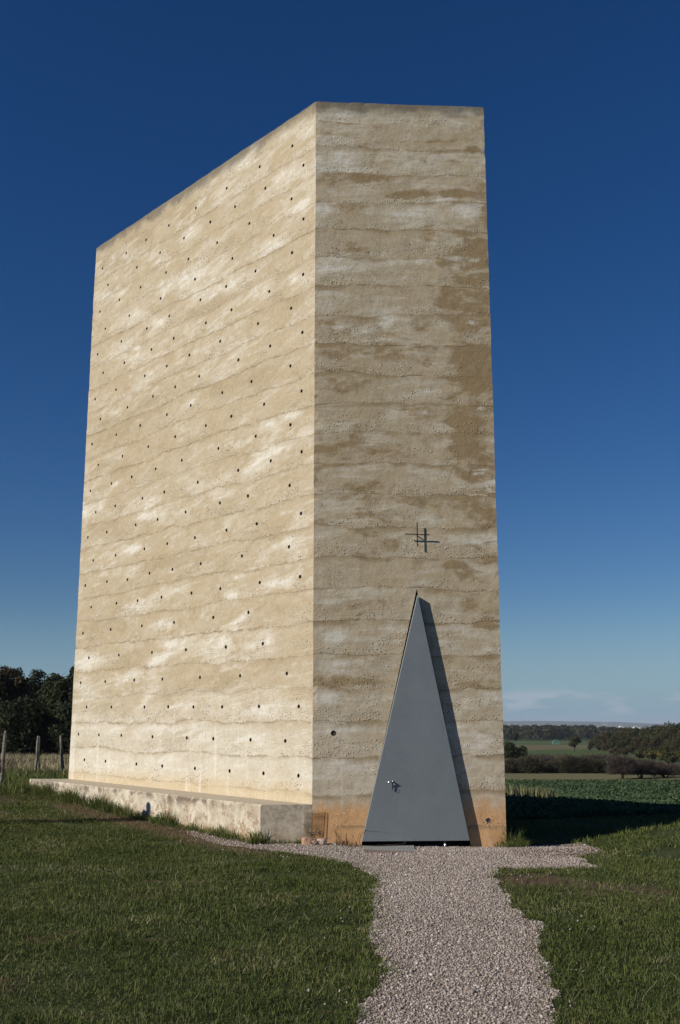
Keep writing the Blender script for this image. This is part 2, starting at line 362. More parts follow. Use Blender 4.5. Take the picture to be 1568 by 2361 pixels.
M = dict(
    concrete=mat_concrete(), bench=mat_bench(), door=mat_steel_door(), ground=mat_ground(), gravel=mat_gravel(), stones=mat_stones(),
    black=simple('blackened_steel', (.012, .012, .012), (.022, .02, .018), 6, .7),
    rust=simple('dark_bronze', (.045, .025, .015), (.075, .04, .022), 20, .6, .5),
    chrome=simple('polished_steel', (.55, .55, .55), (.68, .68, .68), 20, .22, 1.0, .5, 0),
    grate=simple('galvanised_grating', (.34, .345, .32), (.46, .46, .43), 14, .7, .2),
    hole=simple('tube_dark', (.012, .010, .008), (.035, .028, .02), 30, .6),
    sleeve=simple('tube_sleeve', (.10, .082, .055), (.2, .165, .115), 30, .8),
    plug=simple('tube_cover', (.06, .045, .025), (.10, .08, .05), 30, .6),
    plug2=simple('tube_cover_grey', (.10, .10, .10), (.2, .2, .19), 30, .5, .5),
    rock=simple('sandstone', (.34, .19, .12), (.50, .34, .24), 12, .9, bump=.8),
    rock2=simple('pale_sandstone', (.36, .25, .20), (.52, .40, .34), 12, .9, bump=.8),
    post=simple('weathered_wood', (.10, .085, .065), (.24, .21, .17), 9, .9, bump=.6),
    wire=simple('fence_wire', (.10, .09, .08), (.18, .16, .14), 9, .6, .6, bump=0),
    bark=simple('bark', (.035, .028, .02), (.085, .07, .052), 4, .95, bump=.7),
    print=simple('sign_print', (.09, .075, .065), (.12, .10, .09), 9, .7, bump=0),
    tarp=simple('green_tarpaulin', (.07, .145, .11), (.10, .19, .145), .8, .7),
    render_white=simple('white_render', (.75, .75, .72), (.82, .82, .8), .05, .8, bump=0),
    skin=simple('skin', (.50, .33, .25), (.56, .38, .29), 9, .6, bump=0),
    coat=simple('navy_coat', (.03, .035, .055), (.05, .055, .08), 30, .9),
    jeans=simple('blue_jeans', (.05, .07, .12), (.08, .11, .17), 40, .9),
    hair=simple('brown_hair', (.05, .03, .02), (.08, .05, .03), 40, .7),
)
M['grass'] = leafy('lawn_blades', [(0, (.036, .052, .013)), (.35, (.080, .106, .026)), (.62, (.118, .142, .040)), (.82, (.165, .175, .058)), (.93, (.28, .25, .12)), (1, (.46, .40, .24))], .75, .25, .9, .15, 1.15)
M['tuft'] = leafy('tuft_blades', [(0, (.045, .070, .017)), (.5, (.11, .145, .036)), (.8, (.20, .20, .062)), (1, (.40, .34, .16))], .75, .2, 2.0)
M['straw'] = leafy('dry_grass', [(0, (.14, .12, .06)), (.4, (.26, .22, .12)), (.75, (.38, .32, .19)), (1, (.52, .45, .29))], .8, .2, .5)
M['straw_dark'] = leafy('dry_stalks', [(0, (.12, .07, .035)), (.5, (.22, .13, .065)), (1, (.34, .22, .12))], .8, .1, 2)
M['yellow'] = leafy('pale_field_grass', [(0, (.10, .11, .04)), (.5, (.20, .19, .085)), (1, (.36, .32, .17))], .8, .2, 1.0)
M['crop'] = leafy('crop_leaves', [(0, (.034, .056, .022)), (.5, (.064, .098, .042)), (.85, (.10, .15, .075)), (1, (.21, .26, .17))], .8, .2, .3, .12)
M['leaf_dark'] = leafy('oak_leaves', [(0, (.012, .016, .006)), (.4, (.022, .030, .010)), (.7, (.036, .044, .014)), (.92, (.06, .058, .020)), (1, (.09, .06, .025))], .8, .2, .25)
M['leaf_red'] = leafy('autumn_leaves', [(0, (.028, .018, .010)), (.4, (.045, .034, .015)), (.7, (.07, .05, .02)), (1, (.12, .07, .03))], .8, .2, .25)
M['leaf_olive'] = leafy('olive_leaves', [(0, (.026, .030, .012)), (.4, (.044, .048, .018)), (.7, (.066, .068, .026)), (1, (.105, .09, .04))], .8, .2, .12)
M['leaf_brown'] = leafy('brown_leaves', [(0, (.032, .028, .014)), (.4, (.055, .045, .021)), (.7, (.08, .062, .028)), (1, (.12, .085, .04))], .8, .2, .12)
M['leaf_yellow'] = leafy('yellow_leaves', [(0, (.05, .05, .012)), (.5, (.09, .085, .02)), (1, (.16, .13, .035))], .8, .2, .2)
M['twig'] = leafy('bare_twigs', [(0, (.036, .028, .023)), (.5, (.070, .056, .046)), (1, (.135, .105, .085))], .9, 0.0, .2)
M['hedge'] = leafy('hedge_leaves', [(0, (.028, .027, .016)), (.5, (.056, .052, .030)), (1, (.11, .09, .052))], .9, .1, .3)
M['forest'] = leafy('far_canopy', [(0, (.016, .020, .009)), (.35, (.028, .033, .014)), (.6, (.042, .044, .019)), (.85, (.060, .050, .024)), (1, (.085, .056, .03))], .85, .15, .02)
def mat_glass():
    m, n, b = material('sign_glass', .05, .5)
    b.inputs['Base Color'].default_value = (.80, .74, .70, 1)
    tr = n.new('ShaderNodeBsdfTransparent'); tr.inputs[0].default_value = (.93, .915, .89, 1)
    gl = n.new('ShaderNodeBsdfGlossy'); gl.inputs['Roughness'].default_value = .03
    mx = n.new('ShaderNodeMixShader'); mx.inputs[0].default_value = .05
    out = m.node_tree.nodes['Material Output']
    m.node_tree.links.new(tr.outputs[0], mx.inputs[1]); m.node_tree.links.new(gl.outputs[0], mx.inputs[2]); m.node_tree.links.new(mx.outputs[0], out.inputs[0])
    return m
M['glass'] = mat_glass()

# ------------------------------------------------------------------ terrain sheet
xs = np.concatenate([-np.geomspace(13000, 32, 34), np.linspace(-30, -13, 18), np.arange(-12, 12.01, .25), np.linspace(13, 30, 18), np.geomspace(32, 13000, 34)])
ys = np.concatenate([-np.geomspace(9000, 12, 22), np.linspace(-10, 2, 9), np.arange(2.4, 32, .25), np.arange(32.5, 130, 1.5), np.geomspace(131, 14000, 60)])
X, Y = np.meshgrid(xs, ys); Z = height(X, Y)
nx_, ny_ = len(xs), len(ys)
I = np.arange(nx_ * ny_).reshape(ny_, nx_)
Q = np.stack([I[:-1, :-1], I[:-1, 1:], I[1:, 1:], I[1:, :-1]], -1).reshape(-1, 4)
gnd = link('ground', mesh_np('ground', np.stack([X, Y, Z], -1), Q, smooth=True), M['ground']); tag(gnd, kind='structure')

# ------------------------------------------------------------------ gravel path
pathL = [(824, 2420), (824, 2360), (829, 2325), (866, 2295), (889, 2235), (862, 2185), (853, 2140), (861, 2095), (858, 2050), (866, 2028), (842, 2010), (800, 1993), (740, 1979), (685, 1970), (610, 1960), (540, 1954), (480, 1941), (432, 1924)]
pathT = [(440, 1912), (520, 1928), (600, 1941), (680, 1946), (760, 1945), (835, 1942), (1085, 1942), (1180, 1946), (1215, 1951), (1260, 1947), (1339, 1941), (1396, 1963), (1340, 1976)]
pathR = [(1381, 2002), (1284, 2004), (1200, 2004), (1151, 2003), (1154, 2040), (1179, 2085), (1209, 2117), (1262, 2134), (1236, 2170), (1252, 2210), (1264, 2240), (1270, 2275), (1289, 2297), (1286, 2360), (1290, 2420)]
poly = [ground(*p) for p in pathL + pathT + pathR]
def resample(poly, step=.06, amp=.062):
    out = []
    for i, a in enumerate(poly):
        b = poly[(i + 1) % len(poly)]; L = math.dist(a, b); k = max(1, int(L / step))
        for j in range(k):
            t = j / k; x = a[0] + (b[0] - a[0]) * t; y = a[1] + (b[1] - a[1]) * t
            v = mnoise.noise_vector(Vector((x * 2.6, y * 2.6, 3))) + .75 * mnoise.noise_vector(Vector((x * 8, y * 8, 7)))
            out.append((x + v.x * amp, y + v.y * amp))
    return out
poly_f = resample(poly)
PA = np.array(poly_f)
def inpoly(px, py, P=PA):
    px = np.asarray(px); py = np.asarray(py); c = np.zeros(px.shape, bool)
    x0, y0 = P[:, 0], P[:, 1]; x1, y1 = np.roll(x0, -1), np.roll(y0, -1)
    for i in range(len(P)):
        k = ((y0[i] > py) != (y1[i] > py))
        if k.any():
            xi = (x1[i] - x0[i]) * (py - y0[i]) / (y1[i] - y0[i] + 1e-12) + x0[i]
            c ^= k & (px < xi)
    return c
gx = np.arange(-4.5, 5.2, .05); gy = np.arange(4.5, 18, .05)
GX, GY = np.meshgrid(gx, gy); CXm = GX[:-1, :-1] + .025; CYm = GY[:-1, :-1] + .025
ins = inpoly(CXm, CYm)
I = np.arange(GX.size).reshape(GX.shape)
Q = np.stack([I[:-1, :-1], I[:-1, 1:], I[1:, 1:], I[1:, :-1]], -1)[ins]
used, inv = np.unique(Q, return_inverse=True)
V = np.stack([GX, GY, height(GX, GY) + .006], -1).reshape(-1, 3)[used]
pth = link('gravel_path', mesh_np('gravel_path', V, inv.reshape(-1, 4), smooth=True), M['gravel']); tag(pth, kind='structure')

# wall plan
V1 = Vector((-.41, 15.57, 0)); V2 = Vector((2.467, 15.74, 0)); V0 = Vector((-5.43, 21.04, 0)); V4 = Vector((2.75, 19.6, 0)); V3 = Vector((-2.4, 22.3, 0))
plan = [V1, V2, V4, V3, V0]
PLAN = np.array([(v.x, v.y) for v in plan])
B0 = Vector((-1.166, 15.525, 0)); B1 = Vector((-6.21, 21.05, 0))
BENCH = np.array([(B0.x, B0.y), (V1.x, V1.y), (V0.x, V0.y), (B1.x, B1.y)])
FD = (V2 - V1).normalized(); FN = Vector((FD.y, -FD.x, 0))       # front: outward normal
LD = (V0 - V1).normalized(); LN = Vector((LD.y, -LD.x, 0)); LN = LN if LN.y < 0 else -LN
def on_plane(px, py, P0, nrm):
    r = ray(px, py); o = Vector((0, 0, HC)); return o + r * ((P0 - o).dot(nrm) / r.dot(nrm))

# loose stones
n = 330000
py = 4.6 * (18.0 / 4.6) ** rng.random(n); px = rng.uniform(-4.5, 5.0, n)
GRT = np.array([ground(*p) for p in ((834, 1953), (955, 1952), (961, 1966), (841, 1968))])
keep = inpoly(px, py) & ~inpoly(px, py, PLAN) & ~inpoly(px, py, GRT) & (rng.random(n) < np.where((px > 2.4) & (py > 14.1), .45, 1)) & (rng.random(n) < np.interp(px, [-3.4, -2.2, -.8, 0], [.25, .45, .8, .97]))
px, py = px[keep], py[keep]
# a few kicked onto the grass
k = 7000; sx = rng.uniform(-4.5, 5, k); sy = rng.uniform(5, 17, k)
dmin = np.min((sx[:, None] - PA[None, ::3, 0]) ** 2 + (sy[:, None] - PA[None, ::3, 1]) ** 2, 1)
kk = (dmin < .30 * rng.random(k) ** 2) & ~inpoly(sx, sy, PLAN); px = np.concatenate([px, sx[kk]]); py = np.concatenate([py, sy[kk]])
n = len(px); r = rng.gamma(3, .0013, n) + .0025 + .00020 * py
base = np.array([(1, 0, 0), (-1, 0, 0), (0, 1, 0), (0, -1, 0), (0, 0, 1), (0, 0, -1)], float)
tri = np.array([(0, 2, 4), (2, 1, 4), (1, 3, 4), (3, 0, 4), (2, 0, 5), (1, 2, 5), (3, 1, 5), (0, 3, 5)])
sv = base[None] * rng.uniform(.6, 1.3, (n, 6, 1)) + rng.normal(0, .22, (n, 6, 3))
sv[:, :, 2] *= .75
a = rng.uniform(0, 6.28, n); ca, sa = np.cos(a)[:, None], np.sin(a)[:, None]
sv = np.stack([sv[..., 0] * ca - sv[..., 1] * sa, sv[..., 0] * sa + sv[..., 1] * ca, sv[..., 2]], -1) * r[:, None, None]
sv += np.stack([px, py, height(px, py) + .006 + r * .25], -1)[:, None, :]
T = (np.arange(n)[:, None, None] * 6 + tri[None]).reshape(-1, 3)
st = link('gravel', mesh_np('gravel', sv, None, T), M['stones']); tag(st, 'small pinkish grey crushed stones covering the path to the door', 'gravel', kind='stuff')
print('stones', n)

# ------------------------------------------------------------------ grass
def blades(px, py, hgt, wid, lean=.5, z0=None, curl=.5, azim=None):
    n = len(px); z = height(px, py) if z0 is None else z0
    az = rng.uniform(0, 6.283, n) if azim is None else azim
    fa = rng.uniform(0, 6.283, n)
    ln = np.abs(rng.normal(lean, .3, n)) * hgt
    dx, dy = np.cos(az) * ln, np.sin(az) * ln
    wx, wy = np.cos(fa) * wid / 2, np.sin(fa) * wid / 2
    v = np.empty((n, 5, 3))
    mid = .5
    v[:, 0] = np.stack([px - wx, py - wy, z - .01], -1); v[:, 1] = np.stack([px + wx, py + wy, z - .01], -1)
    mx, my, mz = px + dx * mid * curl, py + dy * mid * curl, z + hgt * .58
    v[:, 2] = np.stack([mx + wx * .8, my + wy * .8, mz], -1); v[:, 3] = np.stack([mx - wx * .8, my - wy * .8, mz], -1)
    v[:, 4] = np.stack([px + dx, py + dy, z + hgt * np.clip(1.05 - .35 * (ln / hgt), .3, 1)], -1)
    o = np.arange(n)[:, None] * 5
    return v.reshape(-1, 3), o + np.array([[0, 1, 2, 3]]), o + np.array([[3, 2, 4]])
def nz2(x, y, s, seed=0.0):
    return np.array([mnoise.fractal(Vector((a * s, b * s, seed)), .9, 2.0, 3) for a, b in zip(x, y)])
def lawn_noise(x, y, s, seed):
    gxs = np.arange(-16, 16, .12); gys = np.arange(3, 27, .12)
    A, B = np.meshgrid(gxs, gys); Fv = nz2(A.ravel(), B.ravel(), s, seed).reshape(A.shape)
    ix = np.clip(((x + 16) / .12).astype(int), 0, len(gxs) - 1); iy = np.clip(((y - 3) / .12).astype(int), 0, len(gys) - 1)
    return Fv[iy, ix]
n = 980000
yy = rng.uniform(4.6, 24, n); half = .36 * yy + 3.2; xx = rng.uniform(-1, 1, n) * half
acc = rng.random(n) < np.clip((half / (.36 * 24 + 3.2)) * (9.5 / yy) * 1.35, 0, 1) * np.where(np.abs(xx) > .36 * yy + .6, .55, 1)
xx, yy = xx[acc], yy[acc]
bare = lawn_noise(xx, yy, .75, 4.0); clump = lawn_noise(xx, yy, 2.4, 9.0)
lineR = (xx - 1.5) * .059 + 15.69
bareness = np.clip((bare - .20) * 5, 0, 1) * (.25 + .75 * sstep(9, 12.5, yy))
# worn strip in front of the bench and right of the gravel
t_b = (xx - B0.x) * LD.x + (yy - B0.y) * LD.y; d_b = (xx - B0.x) * LN.x + (yy - B0.y) * LN.y
worn = (t_b > -1) & (t_b < 5.4) & (d_b > .1) & (d_b < .85 + .35 * clump)
bareness = np.maximum(bareness, worn * .8)
inp = inpoly(xx, yy); ii = np.where(inp)[0]
de = np.full(len(xx), 9.0); de[ii] = np.sqrt(np.concatenate([np.min((xx[c_][:, None] - PA[None, ::2, 0]) ** 2 + (yy[c_][:, None] - PA[None, ::2, 1]) ** 2, 1) for c_ in np.array_split(ii, 40)]))
ok = (~inp | ((yy < 15) & (rng.random(len(xx)) < .30 * np.exp(-(de / .07) ** 2)))) & ~inpoly(xx, yy, PLAN) & ~inpoly(xx, yy, BENCH) & (rng.random(len(xx)) > bareness * .93)
ok &= ~((xx > 2.4) & (yy > 19.5))
xx, yy, clump = xx[ok], yy[ok], clump[ok]
n = len(xx)
hg = (.022 + .020 * rng.random(n)) * (1 + .9 * clump + .5 * lawn_noise(xx, yy, .5, 21.0)) + .0005 * yy
tall = rng.random(n) < .016; hg[tall] *= rng.uniform(1.6, 2.8, tall.sum())
wd = (.0026 + .00038 * yy) * rng.uniform(.7, 1.3, n)
V, Qd, Td = blades(xx, yy, hg, wd, .95)
gr = link('lawn_grass', mesh_np('lawn_grass', V, Qd, Td), M['grass']); tag(gr, 'short dark green meadow grass around the gravel path', 'grass', kind='stuff')
print('blades', n)
k = 5200; yy = 5 * (21 / 5) ** rng.random(k); xx = rng.uniform(-1, 1, k) * (.36 * yy + .5)
ok = ~inpoly(xx, yy) & ~inpoly(xx, yy, PLAN) & ~inpoly(xx, yy, BENCH) & ~((xx > 2.4) & (yy > 19)); xx, yy = xx[ok], yy[ok]
V, q, t = blades(xx, yy, rng.uniform(.03, .10, len(xx)), .0016 + .00022 * yy, 1.3, curl=.9)
ds = link('dry_grass_stalks', mesh_np('dry_grass_stalks', V, q, t), M['straw']); tag(ds, 'thin pale dry stalks scattered through the green lawn', 'dry stalks', kind='stuff')

# taller fringe along path edge and bench foot, right bank
def cluster(cx, cy, rad, n, h0, h1, w, mat, name, lean=.55, parent=None, origin=None, z_extra=0.0):
    rr = rad * np.sqrt(rng.random(n)); aa = rng.uniform(0, 6.283, n)
    x = cx + rr * np.cos(aa); y = cy + rr * np.sin(aa)
    V, q, t = blades(x, y, rng.uniform(h0, h1, n) * (1.1 - .5 * rr / rad), np.full(n, w), lean, azim=aa + rng.normal(0, .5, n))
    return V, q, t
def merge(parts):
    V = []; q = []; t = []; o = 0
    for a, b, c in parts: V.append(a); q.append(b + o); t.append(c + o); o += len(a)
    return np.concatenate(V), np.concatenate(q), np.concatenate(t)
parts = []
for s in np.arange(.15, 7.6, .11):
    dens = .55 + 1.5 * mnoise.noise(Vector((s * 1.9, 5, 2))) + (.5 if s > 3.3 else 0)
    if dens <= 0.05: continue
    c = B0 + (B1 - B0).normalized() * s + LN * (.05 + .06 * random.random())
    parts.append(cluster(c.x, c.y, .14, int(95 * min(1.5, dens) + 6), .06, .11 + .20 * min(1.3, dens) + (.06 if s > 4.2 else 0), .008, None, '', .6))
for s in np.arange(-.72, .0, .08):
    c = V1 + FD * s + FN * .08; parts.append(cluster(c.x, c.y, .09, 14, .06, .15, .007, None, '', .4))
V, q, t = merge(parts)
vg = link('bench_edge_grass', mesh_np('bench_edge_grass', V, q, t), M['tuft']); tag(vg, 'longer ragged grass growing along the foot of the concrete bench', 'grass', kind='stuff')
parts = []
for i in range(0, len(poly_f), 2):
    x, y = poly_f[i]
    if y < 5 or y > 14.6 or inpoly(np.array([x]), np.array([y]), PLAN)[0]: continue
    parts.append(cluster(x + random.gauss(0, .04), y + random.gauss(0, .04), random.choice((.07, .12, .18)), 15, .02, .06 + (.045 if x < .55 and y < 12.5 else 0), .0028 + .0003 * y, None, '', .9))
for i in range(70):
    f = random.random(); x = 3.4 + f * 4.2; y = 16.2 + f * 2.25 + random.uniform(-.3, .05)
    parts.append(cluster(x, y, .12, 9, .05, .15, .009, None, '', .5))
V, q, t = merge(parts)
pg = link('path_edge_grass', mesh_np('path_edge_grass', V, q, t), M['tuft']); tag(pg, 'slightly longer grass fringing the gravel and the bank at right', 'grass', kind='stuff')
def tuft_thing(name, label, cx, cy, specs, mat):
    parts = [cluster(0 * cx + cx, cy, *s, None, '', l) for *s, l in specs]
    V, q, t = merge(parts); z = hz(cx, cy)
    V = V - np.array([cx, cy, z])
    o = link(name, mesh_np(name, V, q, t), mat); o.location = (cx, cy, z); tag(o, label, 'grass tuft'); return o
gx_, gy_ = ground(1180, 1953)
tuft_thing('grass_tuft', 'bushy green and yellow grass tuft at the right foot of the front wall', gx_, gy_, [(.26, 420, .10, .22, .008, .6), (.16, 60, .25, .46, .007, .55)], M['tuft'])
c = B0 + FN * .10 + Vector((-.06, 0, 0))
tuft_thing('grass_tuft', 'tall dark grass tuft at the near corner of the concrete bench', c.x, c.y, [(.13, 210, .12, .30, .009, .4)], M['tuft'])
c = on_plane(795, 1925, V1, FN) + FN * .12
tuft_thing('grass_tuft', 'dry brown stalks of a withered tuft between glass sign and steel door', c.x, c.y, [(.24, 26, .2, .55, .0085, .8), (.16, 120, .05, .14, .007, .7)], M['straw_dark'])
# dry meadow behind the fence at left
n = 15000
yy = 23.8 * (66 / 23.8) ** rng.random(n); xx = yy * rng.uniform(-.42, -.22, n)
V, q, t = blades(xx, yy, rng.uniform(.16, .52, n) * np.clip(.35 + (yy - 23.8) * .12, .35, 1), .007 + .0006 * yy, .35)
dm = link('dry_meadow_grass', mesh_np('dry_meadow_grass', V, q, t), M['straw']); tag(dm, 'tall straw coloured meadow grass behind the wooden fence posts', 'grass', kind='stuff')
n = 9000
yy = rng.uniform(20.5, 24.6, n); xx = rng.uniform(-9.5, -4.8, n); okk = ~inpoly(xx, yy, PLAN) & ~inpoly(xx, yy, BENCH)
xx, yy = xx[okk], yy[okk]
V, q, t = blades(xx, yy, rng.uniform(.08, .24, len(xx)), np.full(len(xx), .012), .5)
dm2 = link('rough_grass', mesh_np('rough_grass', V, q, t), M['tuft']); tag(dm2, 'rough dark green grass between the bench end and the fence', 'grass', kind='stuff')
# pale grass patch in the field edge
n = 1500
yy = rng.uniform(26.0, 32.0, n); xx = yy * rng.uniform(.10, .205, n)
V, q, t = blades(xx, yy, rng.uniform(.12, .42, n), np.full(n, .022), .35)
yg = link('pale_field_grass', mesh_np('pale_field_grass', V, q, t), M['yellow']); tag(yg, 'patch of pale yellow grass at the crop edge behind the chapel shadow', 'grass', kind='stuff')
# crop rows
n = 90000
yy = 19.6 * (80 / 19.6) ** rng.random(n); xx = yy * rng.uniform(.10, .40, n)
ok = ~((yy < 32) & (xx / yy < .20) & (yy > 26.)) & ~inpoly(xx, yy, PLAN) & ((yy - 19.5) > (xx - 5) * .35)
xx, yy = xx[ok], yy[ok]; n = len(xx)
L = rng.uniform(.06, .13, n) * (1 + .4 * sstep(30, 50, yy)); W = L * .6; az = rng.uniform(0, 6.283, n); up = rng.uniform(.15, 1.0, n); z = height(xx, yy) + rng.uniform(.0, .06, n)
ux, uy, uz = np.cos(az) * np.cos(up), np.sin(az) * np.cos(up), np.sin(up); wx, wy = -np.sin(az), np.cos(az)
tl = rng.normal(0, .3, n)
P0 = np.stack([xx, yy, z], -1); U = np.stack([ux, uy, uz], -1) * L[:, None]; Wv = np.stack([wx, wy, tl], -1) * W[:, None] / 2
v = np.stack([P0 - Wv * .3, P0 + Wv * .3, P0 + U * .6 + Wv, P0 + U - U * 0.05, P0 + U * .6 - Wv], 1)
o = np.arange(n)[:, None] * 5
cp = link('crop_plants', mesh_np('crop_plants', v, o + np.array([[0, 1, 2, 4]]), o + np.array([[4, 2, 3]])), M['crop']); tag(cp, 'low green leafy crop covering the field behind the chapel', 'crop', kind='stuff')

# ------------------------------------------------------------------ chapel
chapel = empty('chapel', (1.0, 15.66, 0)); tag(chapel, 'tall windowless tower chapel of layered rammed concrete with triangular steel door', 'chapel')
CO = chapel.location.copy()
def cl(v): return Vector(v) - CO
def wall_mesh():
    H0, H1, stp = -.5, 12.0, .07
    nzr = int(round((H1 - H0) / stp)); zs = np.linspace(H0, H1, nzr + 1)
    ring = []
    for i, a in enumerate(plan):
        b = plan[(i + 1) % 5]; Ln = (b - a).length; k = max(2, int(Ln / (.07 if i in (0, 4) else .5)))
        ring += [a.lerp(b, j / k) for j in range(k)]
    m_ = len(ring); bm = bmesh.new(); rows = []
    cen = sum(plan, Vector()) / 5
    for zz in zs:
        row = []
        for p in ring:
            v = Vector((p.x, p.y, zz)); nv = mnoise.noise_vector(v * 1.7) * .006 + mnoise.noise_vector(v * 7) * .0035
            nv.z = 0 if zz < H1 else nv.z * 2.0
            ed = max(max(0.0, 1 - min((Vector((p.x, p.y)) - Vector((q.x, q.y))).length for q in plan) / .05), 1.0 if zz > H1 - .04 else 0.0)
            if ed > 0:
                ch = max(0.0, mnoise.noise(v * 6.0) * .6 + mnoise.noise(v * 17) * .7 - .05) * .016 * ed
                inw_ = Vector((cen.x - p.x, cen.y - p.y, 0)).normalized() * ch; nv = nv + inw_ - Vector((0, 0, ch * .7 if zz > H1 - .04 else 0))
            row.append(bm.verts.new(v + nv))
        rows.append(row)
    for i in range(len(rows) - 1):
        for j in range(m_):
            bm.faces.new((rows[i][j], rows[i][(j + 1) % m_], rows[i + 1][(j + 1) % m_], rows[i + 1][j]))
    bm.faces.new(rows[0][::-1]); bm.faces.new(rows[-1])
    bmesh.ops.recalc_face_normals(bm, faces=bm.faces)
    me = bpy.data.meshes.new('wall'); bm.to_mesh(me); bm.free(); return me
HA = [(1417,221),(1194,363),(968,510),(758,645),(574,764),(417,863),(282,953),(119,1058),(1492,353),(1232,510),(1026,636),(855,740),(677,851),(514,951),(355,1050),(157,1170),(1411,583),(1123,751),(904,882),(707,994),(554,1086),(381,1186),(235,1272),(102,1352),(1493,720),(1289,832),(1007,990),(751,1131),(516,1263),(303,1381),(140,1470),(1414,950),(1165,1076),(964,1181),(789,1273),(576,1384),(422,1468),(249,1556),(1490,1099),(1259,1215),(1001,1341),(826,1430),(606,1535),(1408,1330),(1183,1435),(923,1555),(1485,1495)]
HB = [(297,9),(494,60),(140,92),(743,98),(1276,38),(315,148),(595,170),(1066,129),(1409,169),(176,215),(450,234),(809,238),(1152,272),(260,325),(650,307),(961,346),(1483,335),(123,388),(504,369),(752,429),(1236,422),(337,442),(596,490),(1020,500),(157,519),(419,561),(853,563),(1409,557),(262,623),(651,635),(1181,632),(102,685),(473,701),(935,713),(1483,735),(303,763),(694,791),(1280,794),(143,821),(522,847),(1065,857),(363,900),(799,935),(1404,956),(230,944),(578,1000),(1129,1025),(92,992),(435,1041),(946,1072),(256,1092),(719,1132),(1479,1141),(127,1132),(535,1181),(1188,1209),(390,1216),(988,1251),(200,1264),(780,1300),(1400,1361),(75,1298),(598,1340),(1090,1421),(447,1375),(819,1472),(258,1417),(111,1450)]
HCc = [(675,15),(531,40),(1477,61),(392,80),(263,92),(126,117),(976,137),(794,164),(1224,98),(606,190),(456,212),(322,229),(164,253),(1153,286),(931,317),(685,349),(483,370),(286,393),(112,417),(1243,482),(1010,503),(759,521),(546,538),(338,554),(149,571),(1394,670),(1101,684),(848,695),(611,706),(434,711),(252,721),(98,728),(1470,877),(1219,877),(987,880),(807,880),(648,879),(499,881),(291,881),(135,881),(1384,1094),(1166,1087),(931,1080),(765,1075),(549,1068),(353,1059),(213,1056),(84,1052),(1467,1313),(1247,1298),(1034,1283),(816,1267),(610,1252),(448,1239),(254,1222),(121,1213)]
pts = [(300 + .5166 * a, 400 + .5166 * b) for a, b in HA] + [(270 + .5357 * a, 1200 + .5357 * b) for a, b in HB] + [(230 + .5612 * a, 2000 + .5612 * b) for a, b in HCc]
hp = []
for p in pts:
    if all(math.dist(p, q) > 9 for q in hp): hp.append(p)
K = 1568 / 2400
holes = [(on_plane(a * K, b * K, V1, LN), LN, .030) for a, b in hp]
holes.sort(key=lambda h: h[0].y)
front_holes = [(on_plane(769, 1690, V1, FN), FN, .040), (on_plane(1126, 1891, V1, FN), FN, .034)]
RD = (V4 - V2).normalized(); RN = Vector((RD.y, -RD.x, 0))
edge_holes = [(Vector((V2.x, V2.y, zz)) + RD * .035, RN, .03) for zz in (9.35, 5.86)]
cut = bmesh.new()
for c, nn, r in holes + front_holes + edge_holes: add_tube(cut, c - nn * .12, c + nn * .05, r + .002, n=14)
fp = lambda px, py: on_plane(px, py, V1, FN)
tri_open = [fp(831.5, 1952), fp(1085.5, 1952), fp(961, 1356.5)]
tri_open = [Vector((p.x, p.y, p.z)) for p in tri_open]
tri_open[0] += Vector((0, 0, -.25)) - FD * .05; tri_open[1] += Vector((0, 0, -.25)) + FD * .055
add_prism(cut, [p + FN * .05 for p in tri_open], -FN * .35)
bmesh.ops.recalc_face_normals(cut, faces=cut.faces)
cme = bpy.data.meshes.new('cutter'); cut.to_mesh(cme); cut.free()
tmpw = bpy.data.objects.new('tmp_wall', wall_mesh()); COL.objects.link(tmpw)
tmpc = bpy.data.objects.new('tmp_cut', cme); COL.objects.link(tmpc)
bo = tmpw.modifiers.new('b', 'BOOLEAN'); bo.operation = 'DIFFERENCE'; bo.solver = 'EXACT'; bo.object = tmpc
dg = bpy.context.evaluated_depsgraph_get()
wme = bpy.data.meshes.new_from_object(tmpw.evaluated_get(dg))
for o in (tmpw, tmpc): bpy.data.objects.remove(o)
co = np.empty(len(wme.vertices) * 3, np.float32); wme.vertices.foreach_get('co', co)
co = co.reshape(-1, 3) - np.array(CO); wme.vertices.foreach_set('co', co.ravel()); wme.name = 'wall'
